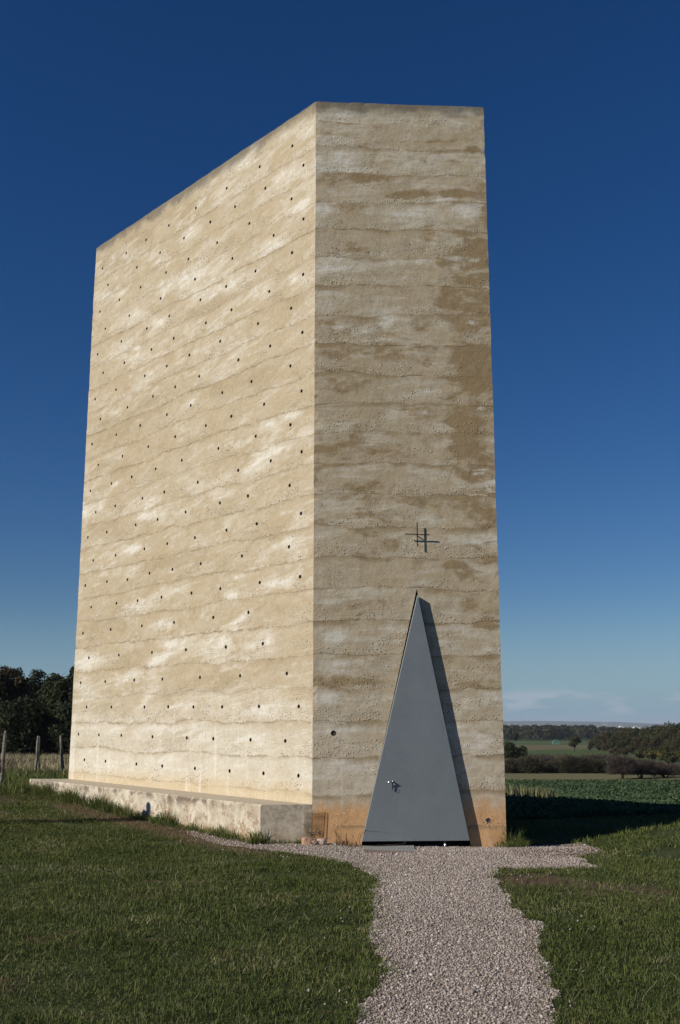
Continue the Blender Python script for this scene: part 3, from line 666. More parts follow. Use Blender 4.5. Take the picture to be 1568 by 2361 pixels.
# weathering of the wall: where lime bloom and brown seepage sit on the two faces (surveyed, stored per vertex)
def blots(fx0, fy0, k, rows): return [(fx0 + k * r[0], fy0 + k * r[1], k * r[2], k * r[3], r[4] if len(r) > 4 else 0, r[5] if len(r) > 5 else 1.0) for r in rows]
LIME_F = blots(686, 215.6, .2917, [(430,150,250,60),(300,540,230,70),(190,910,70,70),(830,930,200,50),(1340,930,110,50),(1150,840,80,28),(1440,830,70,45),(700,1330,150,45),(1300,1340,120,55),(1480,545,40,35),(1370,150,120,28),(1450,460,40,24),(1000,1330,80,28),(700,480,260,60,0,.5),(1200,560,250,70,0,.45),(250,1330,130,70,0,.4)]) \
    + blots(686, 672.9, .3125, [(640,200,70,60),(480,290,100,35),(300,260,50,25),(1300,190,50,28),(1400,110,45,30),(1300,310,75,45),(1410,330,45,38),(720,880,95,35),(950,880,70,28),(1350,900,125,26),(1360,850,32,22),(1410,1040,55,24),(560,1060,95,20),(1380,1320,95,28),(1430,1430,65,65),(250,880,80,30,0,.7),(900,270,300,70,0,.5),(950,1330,120,35,0,.6)]) \
    + blots(816.7, 1176, .20834, [(1400,330,250,65),(1350,650,210,75),(850,100,120,40,0,.6),(400,340,300,120,0,.45),(450,1400,260,120,0,.5)]) \
    + blots(686, 1306.7, .3125, [(300,520,90,55),(640,470,130,45,0,.6),(270,760,130,55,0,.6),(220,960,130,45,0,.8),(560,980,150,40,0,.6),(1430,970,95,55),(1200,1010,120,60,0,.5),(300,1190,200,50,0,.4),(1350,1240,150,60,0,.5)])
DARK_F = blots(686, 215.6, .2917, [(560,655,190,34),(900,800,160,28),(1250,790,110,28),(250,690,120,36,0,.7),(380,920,140,75,0,.6),(400,1180,170,75,0,.65),(1020,1130,65,120,0,.75),(1440,1200,90,65),(1390,450,65,32),(1490,930,45,65),(1350,1260,190,34),(1130,1340,45,45),(1470,1340,55,45),(1050,380,350,20,0,.5)]) \
    + blots(686, 672.9, .3125, [(1290,480,185,110),(1340,650,140,140),(1150,60,140,100,0,.7),(1380,60,90,70,0,.8),(1290,1130,155,140),(1150,960,45,60,0,.8),(1280,1380,75,70,0,.7),(300,430,190,95,0,.55),(250,600,150,90,0,.5),(1300,110,85,45),(1390,240,65,34),(550,1210,420,60,0,.55),(500,1420,260,60,0,.4),(700,470,250,60,0,.35)]) \
    + blots(816.7, 1176, .20834, [(1480,60,130,34),(1480,190,110,20),(1150,580,160,55),(1500,530,110,20),(1300,1050,110,85,0,.8),(1500,1260,95,20)]) \
    + blots(686, 1306.7, .3125, [(1350,280,130,55,0,.8),(1400,430,110,34),(1400,680,110,85,0,.6),(1400,890,130,18),(1300,860,210,42,0,.7),(400,860,310,42,0,.6),(1450,560,85,34,0,.7),(300,300,250,60,0,.3)]) + [(1095, 800, 75, 330, 0, .62), (1110, 1150, 50, 200, 0, .5), (900, 960, 260, 210, 0, .33), (860, 800, 200, 40, 0, .4)]
LIME_L = blots(196, 261.3, .3375, [(720,820,90,32,35),(520,990,65,50,20),(640,1150,155,38,25),(900,1210,175,42,25),(1250,920,155,38,30),(1110,310,95,32,55),(1520,100,85,60,30),(1500,640,65,42,30),(1200,1210,75,34,35),(350,1380,65,34,20),(480,1450,65,28,50),(800,590,60,18,50),(200,1230,120,42,25,.6),(1450,1110,65,42,30,.8),(1380,420,120,40,40,.6),(1000,640,130,36,35,.5)]) \
    + blots(176.4, 784, .35, [(440,130,120,32,15,.6),(500,230,125,32,30),(430,290,65,28,40),(760,400,72,22,40),(1410,490,62,28,15),(1260,550,52,28,15),(1330,720,175,38,25),(1150,850,105,42,25),(970,920,125,42,25),(1000,1040,115,42,30),(490,1150,85,32,15),(480,1060,85,28,20),(1380,1350,85,42,10),(1130,970,42,52,0,.8),(170,1330,42,22,20),(60,1120,32,52,0),(370,1380,62,32,10),(150,1550,85,22,10),(300,60,130,40,30,.8),(1480,620,80,50,20,.7)]) \
    + blots(150.3, 1306.7, .3667, [(640,150,115,32,20),(470,250,62,28,20),(1330,100,75,38,10),(1040,185,42,32,20),(610,355,62,28,15),(1100,320,75,22,45),(700,470,105,34,20),(580,590,85,28,30),(950,500,105,52,20),(1200,460,85,42,20),(450,690,155,38,10),(120,760,62,85,0),(130,600,62,52,20),(560,770,52,32,10),(900,850,190,55,10),(1350,880,210,55,5),(230,1020,190,55,0),(620,1010,125,34,0),(150,840,105,18,0),(1000,1050,260,60,0,.6),(700,1240,700,80,0,.75)])
DARK_L = blots(196, 261.3, .3375, [(700,650,200,62,30,.6),(300,900,200,62,30,.65),(150,1020,85,62,30,.7),(950,880,125,42,30,.7),(900,1290,105,52,30,.7),(430,1480,62,18,50),(750,1360,85,34,30,.7),(1350,1300,200,62,25,.5),(1150,560,160,40,35,.4)]) \
    + blots(176.4, 784, .35, [(250,600,200,100,15,.6),(450,430,200,62,20,.6),(900,300,250,62,20,.6),(1250,250,200,82,15,.6),(250,840,155,52,10,.7),(700,680,300,62,15,.4),(1350,1250,200,62,10,.5),(700,1440,300,62,10,.7),(200,1240,150,52,10,.5)]) \
    + blots(150.3, 1306.7, .3667, [(500,120,300,52,5,.4),(250,380,185,62,5,.7),(420,560,105,52,30,.7),(900,730,260,62,10,.7),(200,900,175,38,0,.7),(680,1090,135,52,15,.8),(1300,620,225,62,5,.5),(1400,250,150,82,5,.4),(800,1400,300,14,-6,.6)])
Wc = co.astype(float) + np.array(CO) - np.array((0, 0, HC))
fwd = Wc[:, 1] * math.cos(TH) + Wc[:, 2] * math.sin(TH); upc = -Wc[:, 1] * math.sin(TH) + Wc[:, 2] * math.cos(TH)
sx_, sy_ = CX + F * Wc[:, 0] / fwd, CY - F * upc / fwd
isf = ((Wc[:, 0] - V1.x) * FN.x + (Wc[:, 1] - V1.y) * FN.y) > -.04
def field(rows):
    out = np.zeros(len(sx_))
    for cx, cy, rx, ry, an, w in rows:
        a_ = math.radians(an); dx_, dy_ = sx_ - cx, -(sy_ - cy)
        e1 = (dx_ * math.cos(a_) + dy_ * math.sin(a_)) / rx; e2 = (-dx_ * math.sin(a_) + dy_ * math.cos(a_)) / ry
        out = np.maximum(out, w * np.exp(-(e1 * e1 + e2 * e2) ** 1.5 * .55))
    return out
for an_, ff_, fl_ in (('bloom', LIME_F, LIME_L), ('seep', DARK_F, DARK_L)):
    at = wme.attributes.new(an_, 'FLOAT', 'POINT'); at.data.foreach_set('value', np.where(isf, field(ff_), field(fl_)).astype(np.float32))
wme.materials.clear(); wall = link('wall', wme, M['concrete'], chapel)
def tube_bm(bm, c, nn, r, n=12, depth=.07):
    a = nn.orthogonal().normalized(); b = nn.cross(a); fr_ = []; bk = []; ou = []
    for i in range(n):
        t = 6.28319 * i / n; o = a * math.cos(t) + b * math.sin(t)
        ou.append(bm.verts.new(c + o * (r + .0015) + nn * .001)); fr_.append(bm.verts.new(c + o * (r - .004) + nn * .001)); bk.append(bm.verts.new(c + o * (r - .004) - nn * depth))
    for i in range(n):
        j = (i + 1) % n
        bm.faces.new((ou[i], ou[j], fr_[j], fr_[i])); bm.faces.new((fr_[i], fr_[j], bk[j], bk[i]))
    bm.faces.new(bk).material_index = 1
for c, nn, r in holes[:100]:
    bm = bmesh.new(); tube_bm(bm, Vector((0, 0, 0)), nn, r)
    o = bm_obj('tube_hole', bm, [M['sleeve'], M['hole']], chapel); o.location = cl(c)
bm = bmesh.new()
for c, nn, r in holes[100:]: tube_bm(bm, cl(c), nn, r)
o = bm_obj('far_tube_holes', bm, [M['sleeve'], M['hole']], chapel); tag(o, kind='stuff')
for (c, nn, r), mt in zip(front_holes, ('plug', 'plug2')):
    bm = bmesh.new(); tube_bm(bm, Vector((0, 0, 0)), nn, r, 20, .012); o = bm_obj('tube_cover', bm, [M[mt], M[mt]], chapel); o.location = cl(c)
# bench (plinth) cast against the long wall
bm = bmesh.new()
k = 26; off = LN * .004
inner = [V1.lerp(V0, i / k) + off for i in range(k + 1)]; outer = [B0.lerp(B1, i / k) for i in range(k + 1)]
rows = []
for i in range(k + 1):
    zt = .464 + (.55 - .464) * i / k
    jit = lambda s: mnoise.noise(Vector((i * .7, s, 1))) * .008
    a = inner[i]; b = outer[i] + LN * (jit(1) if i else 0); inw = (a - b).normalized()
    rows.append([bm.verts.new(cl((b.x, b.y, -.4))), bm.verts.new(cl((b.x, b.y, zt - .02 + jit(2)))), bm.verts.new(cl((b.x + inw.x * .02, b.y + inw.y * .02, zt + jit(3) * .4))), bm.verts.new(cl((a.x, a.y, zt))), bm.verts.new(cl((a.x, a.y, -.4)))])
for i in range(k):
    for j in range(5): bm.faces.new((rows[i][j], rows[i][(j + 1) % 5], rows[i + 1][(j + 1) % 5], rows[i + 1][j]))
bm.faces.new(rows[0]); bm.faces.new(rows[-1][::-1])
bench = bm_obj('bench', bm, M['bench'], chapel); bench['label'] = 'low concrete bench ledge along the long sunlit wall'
# door
dl = [fp(833.5, 1938), fp(1080.5, 1936), fp(961.3, 1372)]
bm = bmesh.new(); add_prism(bm, [cl(p + FN * .100) for p in dl], -FN * .080)
bmesh.ops.bevel(bm, geom=[e for e in bm.edges], offset=.003, segments=1, affect='EDGES')
door = bm_obj('door', bm, M['door'], chapel); door['label'] = 'grey triangular steel door leaf standing proud of the wall'
bm = bmesh.new()          # black lining of the opening
cen = sum(tri_open, Vector()) / 3
A = [p - FN * .004 + (cen - p) * .0015 for p in tri_open]; Bk = [p - FN * .27 + (cen - p) * .0015 for p in tri_open]
va = [bm.verts.new(cl(p)) for p in A]; vb = [bm.verts.new(cl(p)) for p in Bk]
for i in range(3): bm.faces.new((va[i], va[(i + 1) % 3], vb[(i + 1) % 3], vb[i]))
bm.faces.new(vb)
bm_obj('door_frame', bm, M['black'], chapel)
hc = fp(903, 1800) + FN * .10
bm = bmesh.new()
add_tube(bm, cl(hc), cl(hc + FN * .055), .010, n=12)
add_tube(bm, cl(hc + FN * .045 + FD * .008), cl(hc + FN * .05 - FD * .075 - Vector((0, 0, .018))), .0085, .012, n=12)
bm_obj('handle', bm, M['chrome'], door, True)
bm = bmesh.new()          # drop pull under the lever
add_tube(bm, cl(hc + FN * .03 - Vector((0, 0, .005))), cl(hc + FN * .022 - Vector((0, 0, .115))), .006, .008, n=10)
bm_obj('latch', bm, M['black'], door, True)
kc = fp(912, 1821) + FN * .101; bm = bmesh.new()
for i in range(24):
    t0, t1 = i / 24 * 6.28319, (i + 1) / 24 * 6.28319; f_ = lambda t, r, d: cl(kc + FD * math.cos(t) * r + Vector((0, 0, math.sin(t) * r)) + FN * d)
    vs = [bm.verts.new(f_(*q)) for q in ((t0, .034, 0), (t1, .034, 0), (t1, .031, .006), (t0, .031, .006))]; bm.faces.new(vs)
    vs = [bm.verts.new(f_(*q)) for q in ((t0, .031, .006), (t1, .031, .006), (t1, .027, 0), (t0, .027, 0))]; bm.faces.new(vs)
bm_obj('lock_ring', bm, M['door'], door)
pc = fp(1025, 1938) + FN * .05; bm = bmesh.new(); add_tube(bm, cl(pc), cl(pc - Vector((0, 0, .16))), .022, n=12)
bm_obj('pivot', bm, M['chrome'], door, True)
# cross of thin bars standing off the wall
cc = fp(961, 1235) + FN * .06; cc.z = 4.503
bm = bmesh.new(); e = .0075
def bar(bm, a, b, wv, tv): add_prism(bm, [a - wv, a + wv, b + wv, b - wv], tv)
UPv = Vector((0, 0, 1))
cbase = fp(961, 1235)
cross = None
bm = bmesh.new(); bar(bm, cl(cc - UPv * .175), cl(cc + UPv * .20), FD * e, FN * .012); cross = bm_obj('cross', bm, M['rust'], chapel)
bm = bmesh.new(); bar(bm, cl(cc - FD * .19 + UPv * .012 + FN * .013), cl(cc + FD * .19 + UPv * .004 + FN * .013), UPv * e * .9, FN * .012); bm_obj('crossbar', bm, M['rust'], cross)
bm = bmesh.new(); add_tube(bm, cl(cc), cl(cc - FN * .075), .009, n=8); bm_obj('stem', bm, M['rust'], cross)

# ------------------------------------------------------------------ glass sign, stones, grating, peg
tl, trr, bl_, br_ = [on_plane(*p, V1 + FN * .022, FN) for p in ((702, 1872), (750.5, 1871), (699, 1932), (746, 1931))]
sign = empty('glass_sign', (bl_ + br_) / 2); tag(sign, 'clear glass notice panel with two round prohibition symbols at the wall foot', 'sign')
SO = sign.location.copy()
bm = bmesh.new(); add_prism(bm, [tl - SO, trr - SO, br_ - SO, bl_ - SO], -FN * .008); bm_obj('pane', bm, M['glass'], sign)
bm = bmesh.new(); add_prism(bm, [trr - SO - FD * .006, trr - SO + FD * .002, br_ - SO + FD * .002, br_ - SO - FD * .006], FN * .003); bm_obj('edge_strip', bm, M['rust'], sign)
def sp(u, v, d=.003):      # u,v in 0..1 over the pane, v from the top
    a = tl.lerp(trr, u); b = bl_.lerp(br_, u); return a.lerp(b, v) - SO + FN * d
for nm, rows_ in (('heading_print', ((.10, .36, .86, .014), (.145, .36, .95, .014), (.185, .05, .95, .014), (.225, .05, .9, .014))), ('small_print', ((.43, .05, .72, .013), (.475, .05, .66, .013), (.52, .05, .70, .013), (.565, .05, .36, .013), (.565, .44, .62, .013)))):
    bm = bmesh.new()
    for (v0, u0, u1, th) in rows_:
        u = u0
        while u < u1:            # unreadable lines of small print: short word-like dashes
            w = random.uniform(.03, .09); w = min(w, u1 - u)
            if w > .012:
                vs = [bm.verts.new(sp(*q)) for q in ((u, v0 - th * .4), (u + w, v0 - th * .4), (u + w, v0 + th * .4), (u, v0 + th * .4))]; bm.faces.new(vs)
            u += w + .018
    bm_obj(nm, bm, M['print'], sign)
pw = (trr - tl).length
for ui, kind in ((.29, 0), (.70, 1)):
    cS = sp(ui, .80 if kind == 0 else .785); bm = bmesh.new(); R = pw * .135; n_ = 28
    for i in range(n_):
        t0, t1 = i / n_ * 6.28319, (i + 1) / n_ * 6.28319; f_ = lambda t, r: cS + FD * math.cos(t) * r + UPv * math.sin(t) * r
        bm.faces.new([bm.verts.new(f_(*q)) for q in ((t0, R), (t1, R), (t1, R * .76), (t0, R * .76))])
    ring = bm_obj('prohibition_ring', bm, M['print'], sign)
    bm = bmesh.new(); d1 = FN * .001
    ang = math.radians(-40); dv = FD * math.cos(ang) + UPv * math.sin(ang); pv = UPv * math.cos(ang) - FD * math.sin(ang)
    if kind == 0:            # camera
        for x0, x1, z0, z1 in ((-.52, .5, -.3, .22), (-.22, .18, .22, .38)):
            bm.faces.new([bm.verts.new(cS + d1 + FD * a * R + UPv * b * R) for a, b in ((x0, z0), (x1, z0), (x1, z1), (x0, z1))])
    else:                    # dog
        for P_ in (((-.5, .12), (.3, .12), (.3, -.14), (-.5, -.14)), ((.2, .12), (.52, .42), (.62, .2), (.3, -.05)), ((-.46, -.14), (-.32, -.14), (-.36, -.52), (-.48, -.52)), ((.14, -.14), (.28, -.14), (.3, -.52), (.18, -.52)), ((-.5, .12), (-.42, .1), (-.6, .4), (-.66, .36))):
            bm.faces.new([bm.verts.new(cS + d1 + FD * a * R + UPv * b * R) for a, b in P_])
    bm.faces.new([bm.verts.new(cS + d1 * 2 + dv * a * R + pv * b * R) for a, b in ((-.8, -.1), (.8, -.1), (.8, .1), (-.8, .1))])
    bm_obj('symbol', bm, M['print'], ring)
def rock(name, label, c, size, mat, seed):
    bm = bmesh.new(); bmesh.ops.create_icosphere(bm, subdivisions=3, radius=1)
    for v in bm.verts:
        nn = v.co.copy(); w = 1 + .35 * mnoise.noise(nn * 1.3 + Vector((seed, 0, 0))) + .12 * mnoise.noise(nn * 4 + Vector((seed, 2, 0)))
        q = nn * w; q = Vector((max(-.8, min(.8, q.x)), q.y, max(-.7, min(.75, q.z))))
        v.co = Vector((q.x * size[0], q.y * size[1], q.z * size[2]))
    o = bm_obj(name, bm, mat); o.location = c; o.rotation_euler = (0, .15, seed); tag(o, label, 'stone')
c = on_plane(716, 1930, V1 + FN * .16, FN); rock('fieldstone', 'larger reddish stone propped against the left of the glass sign', (c.x, c.y, hz(c.x, c.y) + .035), (.15, .09, .085), M['rock'], .4)
c = on_plane(742, 1929, V1 + FN * .15, FN); rock('fieldstone', 'smaller pale pink stone under the right corner of the glass sign', (c.x, c.y, hz(c.x, c.y) + .045), (.11, .07, .06), M['rock2'], 2.1)
g = [ground(*p) for p in ((836, 1954), (953, 1953), (958.5, 1965), (843, 1967))]
gc = (sum(p[0] for p in g) / 4, sum(p[1] for p in g) / 4); gz = hz(*gc)
gt = empty('boot_grating', (gc[0], gc[1], gz)); tag(gt, 'flat grey metal grating set in the gravel before the door', 'grating')
gp = [Vector((p[0] - gc[0], p[1] - gc[1], .012)) for p in g]
bm = bmesh.new()
for i in range(4):
    a, b = gp[i], gp[(i + 1) % 4]; inn = (Vector((0, 0, .012)) - a).normalized() * .018; in2 = (Vector((0, 0, .012)) - b).normalized() * .018
    add_prism(bm, [a, b, b + in2, a + inn], Vector((0, 0, -.03)))
bm_obj('rim', bm, M['grate'], gt)
bm = bmesh.new()
for i in range(1, 34):
    t = i / 34; a = gp[0].lerp(gp[1], t); b = gp[3].lerp(gp[2], t); w = (gp[1] - gp[0]).normalized() * .005
    add_prism(bm, [a - w, a + w, b + w, b - w], Vector((0, 0, -.022)))
for i in range(1, 7):
    t = i / 7; a = gp[0].lerp(gp[3], t); b = gp[1].lerp(gp[2], t); w = (gp[3] - gp[0]).normalized() * .005
    add_prism(bm, [a - w + Vector((0, 0, -.003)), a + w + Vector((0, 0, -.003)), b + w + Vector((0, 0, -.003)), b - w + Vector((0, 0, -.003))], Vector((0, 0, -.017)))
bm_obj('bars', bm, M['grate'], gt)
c = ground(1049, 1966 + 1); bm = bmesh.new(); add_tube(bm, (0, 0, -.1), (0, 0, .055), .008, n=8); add_tube(bm, (0, 0, .055), (0, 0, .062), .014, n=8)
o = bm_obj('metal_peg', bm, M['grate']); o.location = (c[0], c[1], hz(*c)); tag(o, 'short thin metal peg standing in the gravel right of the door', 'peg')

# ------------------------------------------------------------------ fence at left
fence = empty('post_fence', (-7.6, 23.2, hz(-7.6, 23.2))); tag(fence, 'weathered round wooden posts of a wire fence before the dry meadow', 'fence')
FO = fence.location.copy(); tops = []
for (bx, by, tx, ty, r, Yd) in ((4, 1786, 13, 1684, .042, 21.4), (83, 1766, 88, 1696, .030, 24.3), (89, 1765, 91.5, 1697, .025, 24.5), (147, 1768, 140, 1695, .036, 24.8)):
    rb = ray(bx, by); rt_ = ray(tx, ty)
    b = Vector((rb.x / rb.y * Yd, Yd, HC + rb.z / rb.y * Yd)); b.z = hz(b.x, b.y) - .05; tq = Vector((rt_.x / rt_.y * Yd, Yd, HC + rt_.z / rt_.y * Yd))
    bm = bmesh.new(); kx = 7; prev = None
    for i in range(kx + 1):
        t = i / kx; p = b.lerp(tq, t) + Vector((mnoise.noise(Vector((t * 3, bx, 0))) * .03, 0, 0)) * (1 - t)
        rr_ = r * (1.25 - .35 * t) * (1 + .12 * mnoise.noise(Vector((t * 6, bx, 3)))) * (.72 if i == kx else 1)
        cur = [bm.verts.new(p - FO + Vector((math.cos(a) * rr_, math.sin(a) * rr_, 0))) for a in np.linspace(0, 6.283, 10)[:-1]]
        if prev: 
            for j in range(9): bm.faces.new((prev[j], prev[(j + 1) % 9], cur[(j + 1) % 9], cur[j]))
        else: bm.faces.new(cur[::-1])
        prev = cur
    bm.faces.new(prev); bm_obj('post', bm, M['post'], fence, True); tops.append((b, tq))
for f_ in (.45, .72, .93):
    bm = bmesh.new(); ps = [b.lerp(t, f_) - FO for b, t in tops]; ps.insert(0, ps[0] + Vector((-3.5, -1.8, -.05))); ps.append(ps[-1] + Vector((4.5, 1.0, 0)))
    for a, b in zip(ps, ps[1:]):
        mid = (a + b) / 2 - Vector((0, 0, .03)); add_tube(bm, a, mid, .003, n=5, cap=False); add_tube(bm, mid, b, .003, n=5, cap=False)
    bm_obj('wire', bm, M['wire'], fence)

# ------------------------------------------------------------------ trees
def crown_mesh(name, rx, rz, nb, nl, leaf, seed, flat=.0, low=.0, sub=(.20, .36), zc=0.0):
    """leaf-cluster quads on the shells of many sub-blobs; crown centred at zc"""
    r = np.random.default_rng(seed); V = []
    for i in range(nb):
        d = r.normal(0, 1, 3); d /= np.linalg.norm(d)
        rad = r.uniform(.25, .86) ** .7 * .80
        c = d * rad * np.array([rx, rx, rz]); c[2] = max(c[2], -rz * (1 - low))
        br = r.uniform(*sub) * rx * (1.1 - .35 * rad)
        k = nl // nb
        u = r.normal(0, 1, (k, 3)); u /= np.linalg.norm(u, axis=1)[:, None]
        P = c + u * br * (r.random((k, 1)) ** .35) * np.array([1.05, 1.05, .85])
        nrm = u + r.normal(0, .55, (k, 3)); nrm /= np.linalg.norm(nrm, axis=1)[:, None]
        a = np.cross(nrm, r.normal(0, 1, (k, 3))); a /= np.linalg.norm(a, axis=1)[:, None]; b = np.cross(nrm, a)
        s = leaf * r.uniform(.5, 1.25, (k, 1))
        q = np.stack([P - a * s * .9, P + b * s * .5 - a * s * .1, P + a * s, P - b * s * .55 + a * s * .1], 1)
        V.append(q)
    V = np.concatenate(V).reshape(-1, 3); V[:, 2] += zc
    return mesh_np(name, V, np.arange(len(V)).reshape(-1, 4))
def trunk_mesh(name, h, r, spread, nl, seed, top=.8):
    rd = random.Random(seed); bm = bmesh.new(); p = Vector((0, 0, -.3)); d = Vector((0, 0, 1)); k = 5
    for i in range(k):
        q = p + Vector((rd.uniform(-.05, .05) * h, rd.uniform(-.05, .05) * h, (h * top + .3) / k)); add_tube(bm, p, q, r * (1 - .8 * i / k), r * (1 - .8 * (i + 1) / k), 7)
        if i >= 1:
            for j in range(nl):
                a = rd.uniform(0, 6.28); e = q + Vector((math.cos(a) * spread, math.sin(a) * spread, spread * rd.uniform(.3, .9))) * rd.uniform(.5, .9)
                m_ = q.lerp(e, .5) + Vector((0, 0, -.08 * spread)); rb_ = r * .42 * (1 - .15 * i)
                add_tube(bm, q, m_, rb_, rb_ * .6, 5); add_tube(bm, m_, e, rb_ * .6, rb_ * .18, 5)
        p = q
    bmesh.ops.recalc_face_normals(bm, faces=bm.faces); me = bpy.data.meshes.new(name); bm.to_mesh(me); bm.free(); return me
def copy_tree(o):
    c = o.copy(); COL.objects.link(c)
    for ch in [k for k in o.children]:
        d = ch.copy(); COL.objects.link(d); d.parent = c
    return c
def tree(name, label, cat, group, x, y, cm, tm, lm, sc=1.0, rz=0.0, sz=None):
    o = empty(name, (x, y, hz(x, y)), rz); o.scale = (sc, sc, sz or sc); tag(o, label, cat, group)
    crown = link('crown', cm, None, o)
    if not cm.materials: cm.materials.append(lm)
    if tm is not None:
        link('trunk', tm, None, o)
        if not tm.materials: tm.materials.append(M['bark'])
    return o
# left wood edge: F px -> azimuth, at about 70 m
for (fx, top, Yd, mt, lab, rx) in ((-70, 1536, 66, 'leaf_dark', 'dark oak at the far left edge of the wood behind the fence', 3.2), (18, 1531, 68, 'leaf_red', 'dark tree with reddish brown autumn leaves at the left edge of the wood', 2.3), (72, 1530, 74, 'leaf_dark', 'dark green tree with a knobbly top in the middle of the wood behind the fence', 2.3), (122, 1547, 71, 'leaf_dark', 'lower dark green tree just left of the gap beside the chapel', 1.7), (172, 1534, 66, 'leaf_dark', 'dark green tree half hidden by the left corner of the chapel', 2.2), (240, 1500, 72, 'leaf_dark', 'dark tree standing behind the left corner of the chapel', 3.0)):
    rr_ = ray(fx, top); x = rr_.x / rr_.y * Yd; hh = (HC + rr_.z / rr_.y * Yd - hz(x, Yd)) * 1.10; s = int(fx) + 300
    cm = crown_mesh('crown', rx, hh * .5, 46, 15000, .115, s, low=.0, sub=(.22, .40), zc=hh * .52); tm = trunk_mesh('trunk', hh, .16, rx * .6, 3, s)
    tree('oak_tree', lab, 'tree', 'trees of the wood behind the fence', x, Yd, cm, tm, M[mt])
for i, fx in enumerate((-90, -40, 5, 50, 95, 140, 185, 235)):
    Yd = 62 + (i % 3) * 2.0; rr_ = ray(fx, 1700); x = rr_.x / rr_.y * Yd; hh = 3.6 + .9 * random.random()
    cm = crown_mesh('crown', 2.0, hh * .55, 22, 5200, .12, 900 + i, sub=(.3, .5), zc=hh * .45)
    tree('understorey_bush', ['dark low bush filling the shaded foot of the wood behind the fence', 'dark low bush filling the shaded foot of the wood behind the fence'][i % 2], 'bush', 'dark bushes at the foot of the wood', x, Yd, cm, None, M['leaf_dark'])

# right wood: protos then copies
def protos(seed0, mats, n, rx, rz, nl, leaf, hfac):
    out = []
    for i in range(n):
        cm = crown_mesh('crown', rx, rz, 40, nl, leaf, seed0 + i, sub=(.24, .42), zc=rz * 1.12); cm.materials.append(mats[i % len(mats)])
        tm = trunk_mesh('trunk', rz * 1.9, .2, rx * .6, 2, seed0 + i); tm.materials.append(M['bark']); out.append((cm, tm))
    return out
PR = protos(50, [M['leaf_olive'], M['leaf_brown'], M['leaf_olive'], M['leaf_brown']], 4, 4.0, 3.9, 3600, .30, 1)
wood = [  # F px x, F px top, distance, proto
    (1368, 1701, 265, 1), (1384, 1690, 262, 0), (1400, 1684, 258, 1), (1424, 1680, 262, 2), (1412, 1700, 238, 0), (1448, 1674, 258, 1), (1440, 1694, 236, 2), (1470, 1676, 252, 0), (1466, 1700, 226, 3), (1494, 1676, 240, 2), (1490, 1704, 214, 1), (1518, 1668, 236, 0), (1512, 1698, 212, 3), (1533, 1667, 230, 2), (1546, 1674, 226, 1), (1540, 1706, 205, 0), (1566, 1664, 226, 0), (1562, 1700, 204, 2), (1590, 1662, 222, 1), (1586, 1702, 200, 3), (1615, 1664, 220, 2), (1395, 1712, 222, 1), (1428, 1712, 205, 0), (1455, 1716, 195, 3), (1480, 1718, 186, 2), (1503, 1720, 180, 1), (1530, 1716, 176, 0), (1556, 1714, 174, 1), (1580, 1716, 170, 2), (1380, 1714, 240, 2), (1360, 1716, 250, 0), (1440, 1722, 184, 1)]
for i, (fx, top, Yd, k) in enumerate(wood):
    rr_ = ray(fx, top); x = rr_.x / rr_.y * Yd; hh = HC + rr_.z / rr_.y * Yd - hz(x, Yd); sc = hh / 7.6
    lab = ['olive green tree of the autumn wood on the slope at right', 'brown leaved tree of the autumn wood on the slope at right'][k % 2]
    tree('woodland_tree', lab, 'tree', ['olive trees of the wood at right', 'brown trees of the wood at right'][k % 2], x, Yd, *PR[k], None, sc * 1.0, random.uniform(0, 6), sc)
for i, (fx, by, Yd, hh, rx, mt, lab) in enumerate(((1325, 1731, 239, 4.2, 1.75, 'leaf_olive', 'lone round topped tree in the meadow left of the wood'), (1187, 1764, 128, 3.2, 1.9, 'leaf_dark', 'dark bushy tree beside the right edge of the chapel in the valley'), (1186, 1712, 460, 6.0, 2.6, 'leaf_dark', 'small dark tree far off at the left end of the green meadow'))):
    rr_ = ray(fx, by); x = rr_.x / rr_.y * Yd
    cm = crown_mesh('crown', rx, hh * .42, 30, 3800, .13 if i < 2 else .3, 400 + i, sub=(.26, .44), zc=hh * .58); tm = trunk_mesh('trunk', hh, .14, rx * .6, 3, 400 + i)
    tree('field_tree', lab, 'tree', None, x, Yd, cm, tm, M[mt])
# bushes, yellow and brown, in front of the wood
for i, (fx, top, Yd, hh, mt, lab) in enumerate(((1420, 1733, 190, 2.8, 'leaf_brown', 'rusty brown bush at the left foot of the wood'), (1500, 1735, 165, 2.6, 'leaf_yellow', 'yellowish bush left of the golden bush below the wood'), (1528, 1728, 160, 3.2, 'leaf_yellow', 'golden yellow bush in front of the wood at right'), (1560, 1738, 150, 2.8, 'leaf_yellow', 'green gold bush at the right picture edge below the wood'), (1476, 1742, 170, 2.4, 'leaf_olive', 'olive bush behind the bare thorn bush'), (1545, 1752, 140, 2.4, 'leaf_olive', 'dark olive bush low in front of the golden bush'))):
    rr_ = ray(fx, top); x = rr_.x / rr_.y * Yd; z_top = HC + rr_.z / rr_.y * Yd; hh = max(1.6, z_top - hz(x, Yd))
    cm = crown_mesh('crown', hh * .75, hh * .52, 24, 2600, .17, 600 + i, sub=(.3, .46), zc=hh * .5)
    tree('autumn_bush', lab, 'bush', None, x, Yd, cm, None, M[mt])
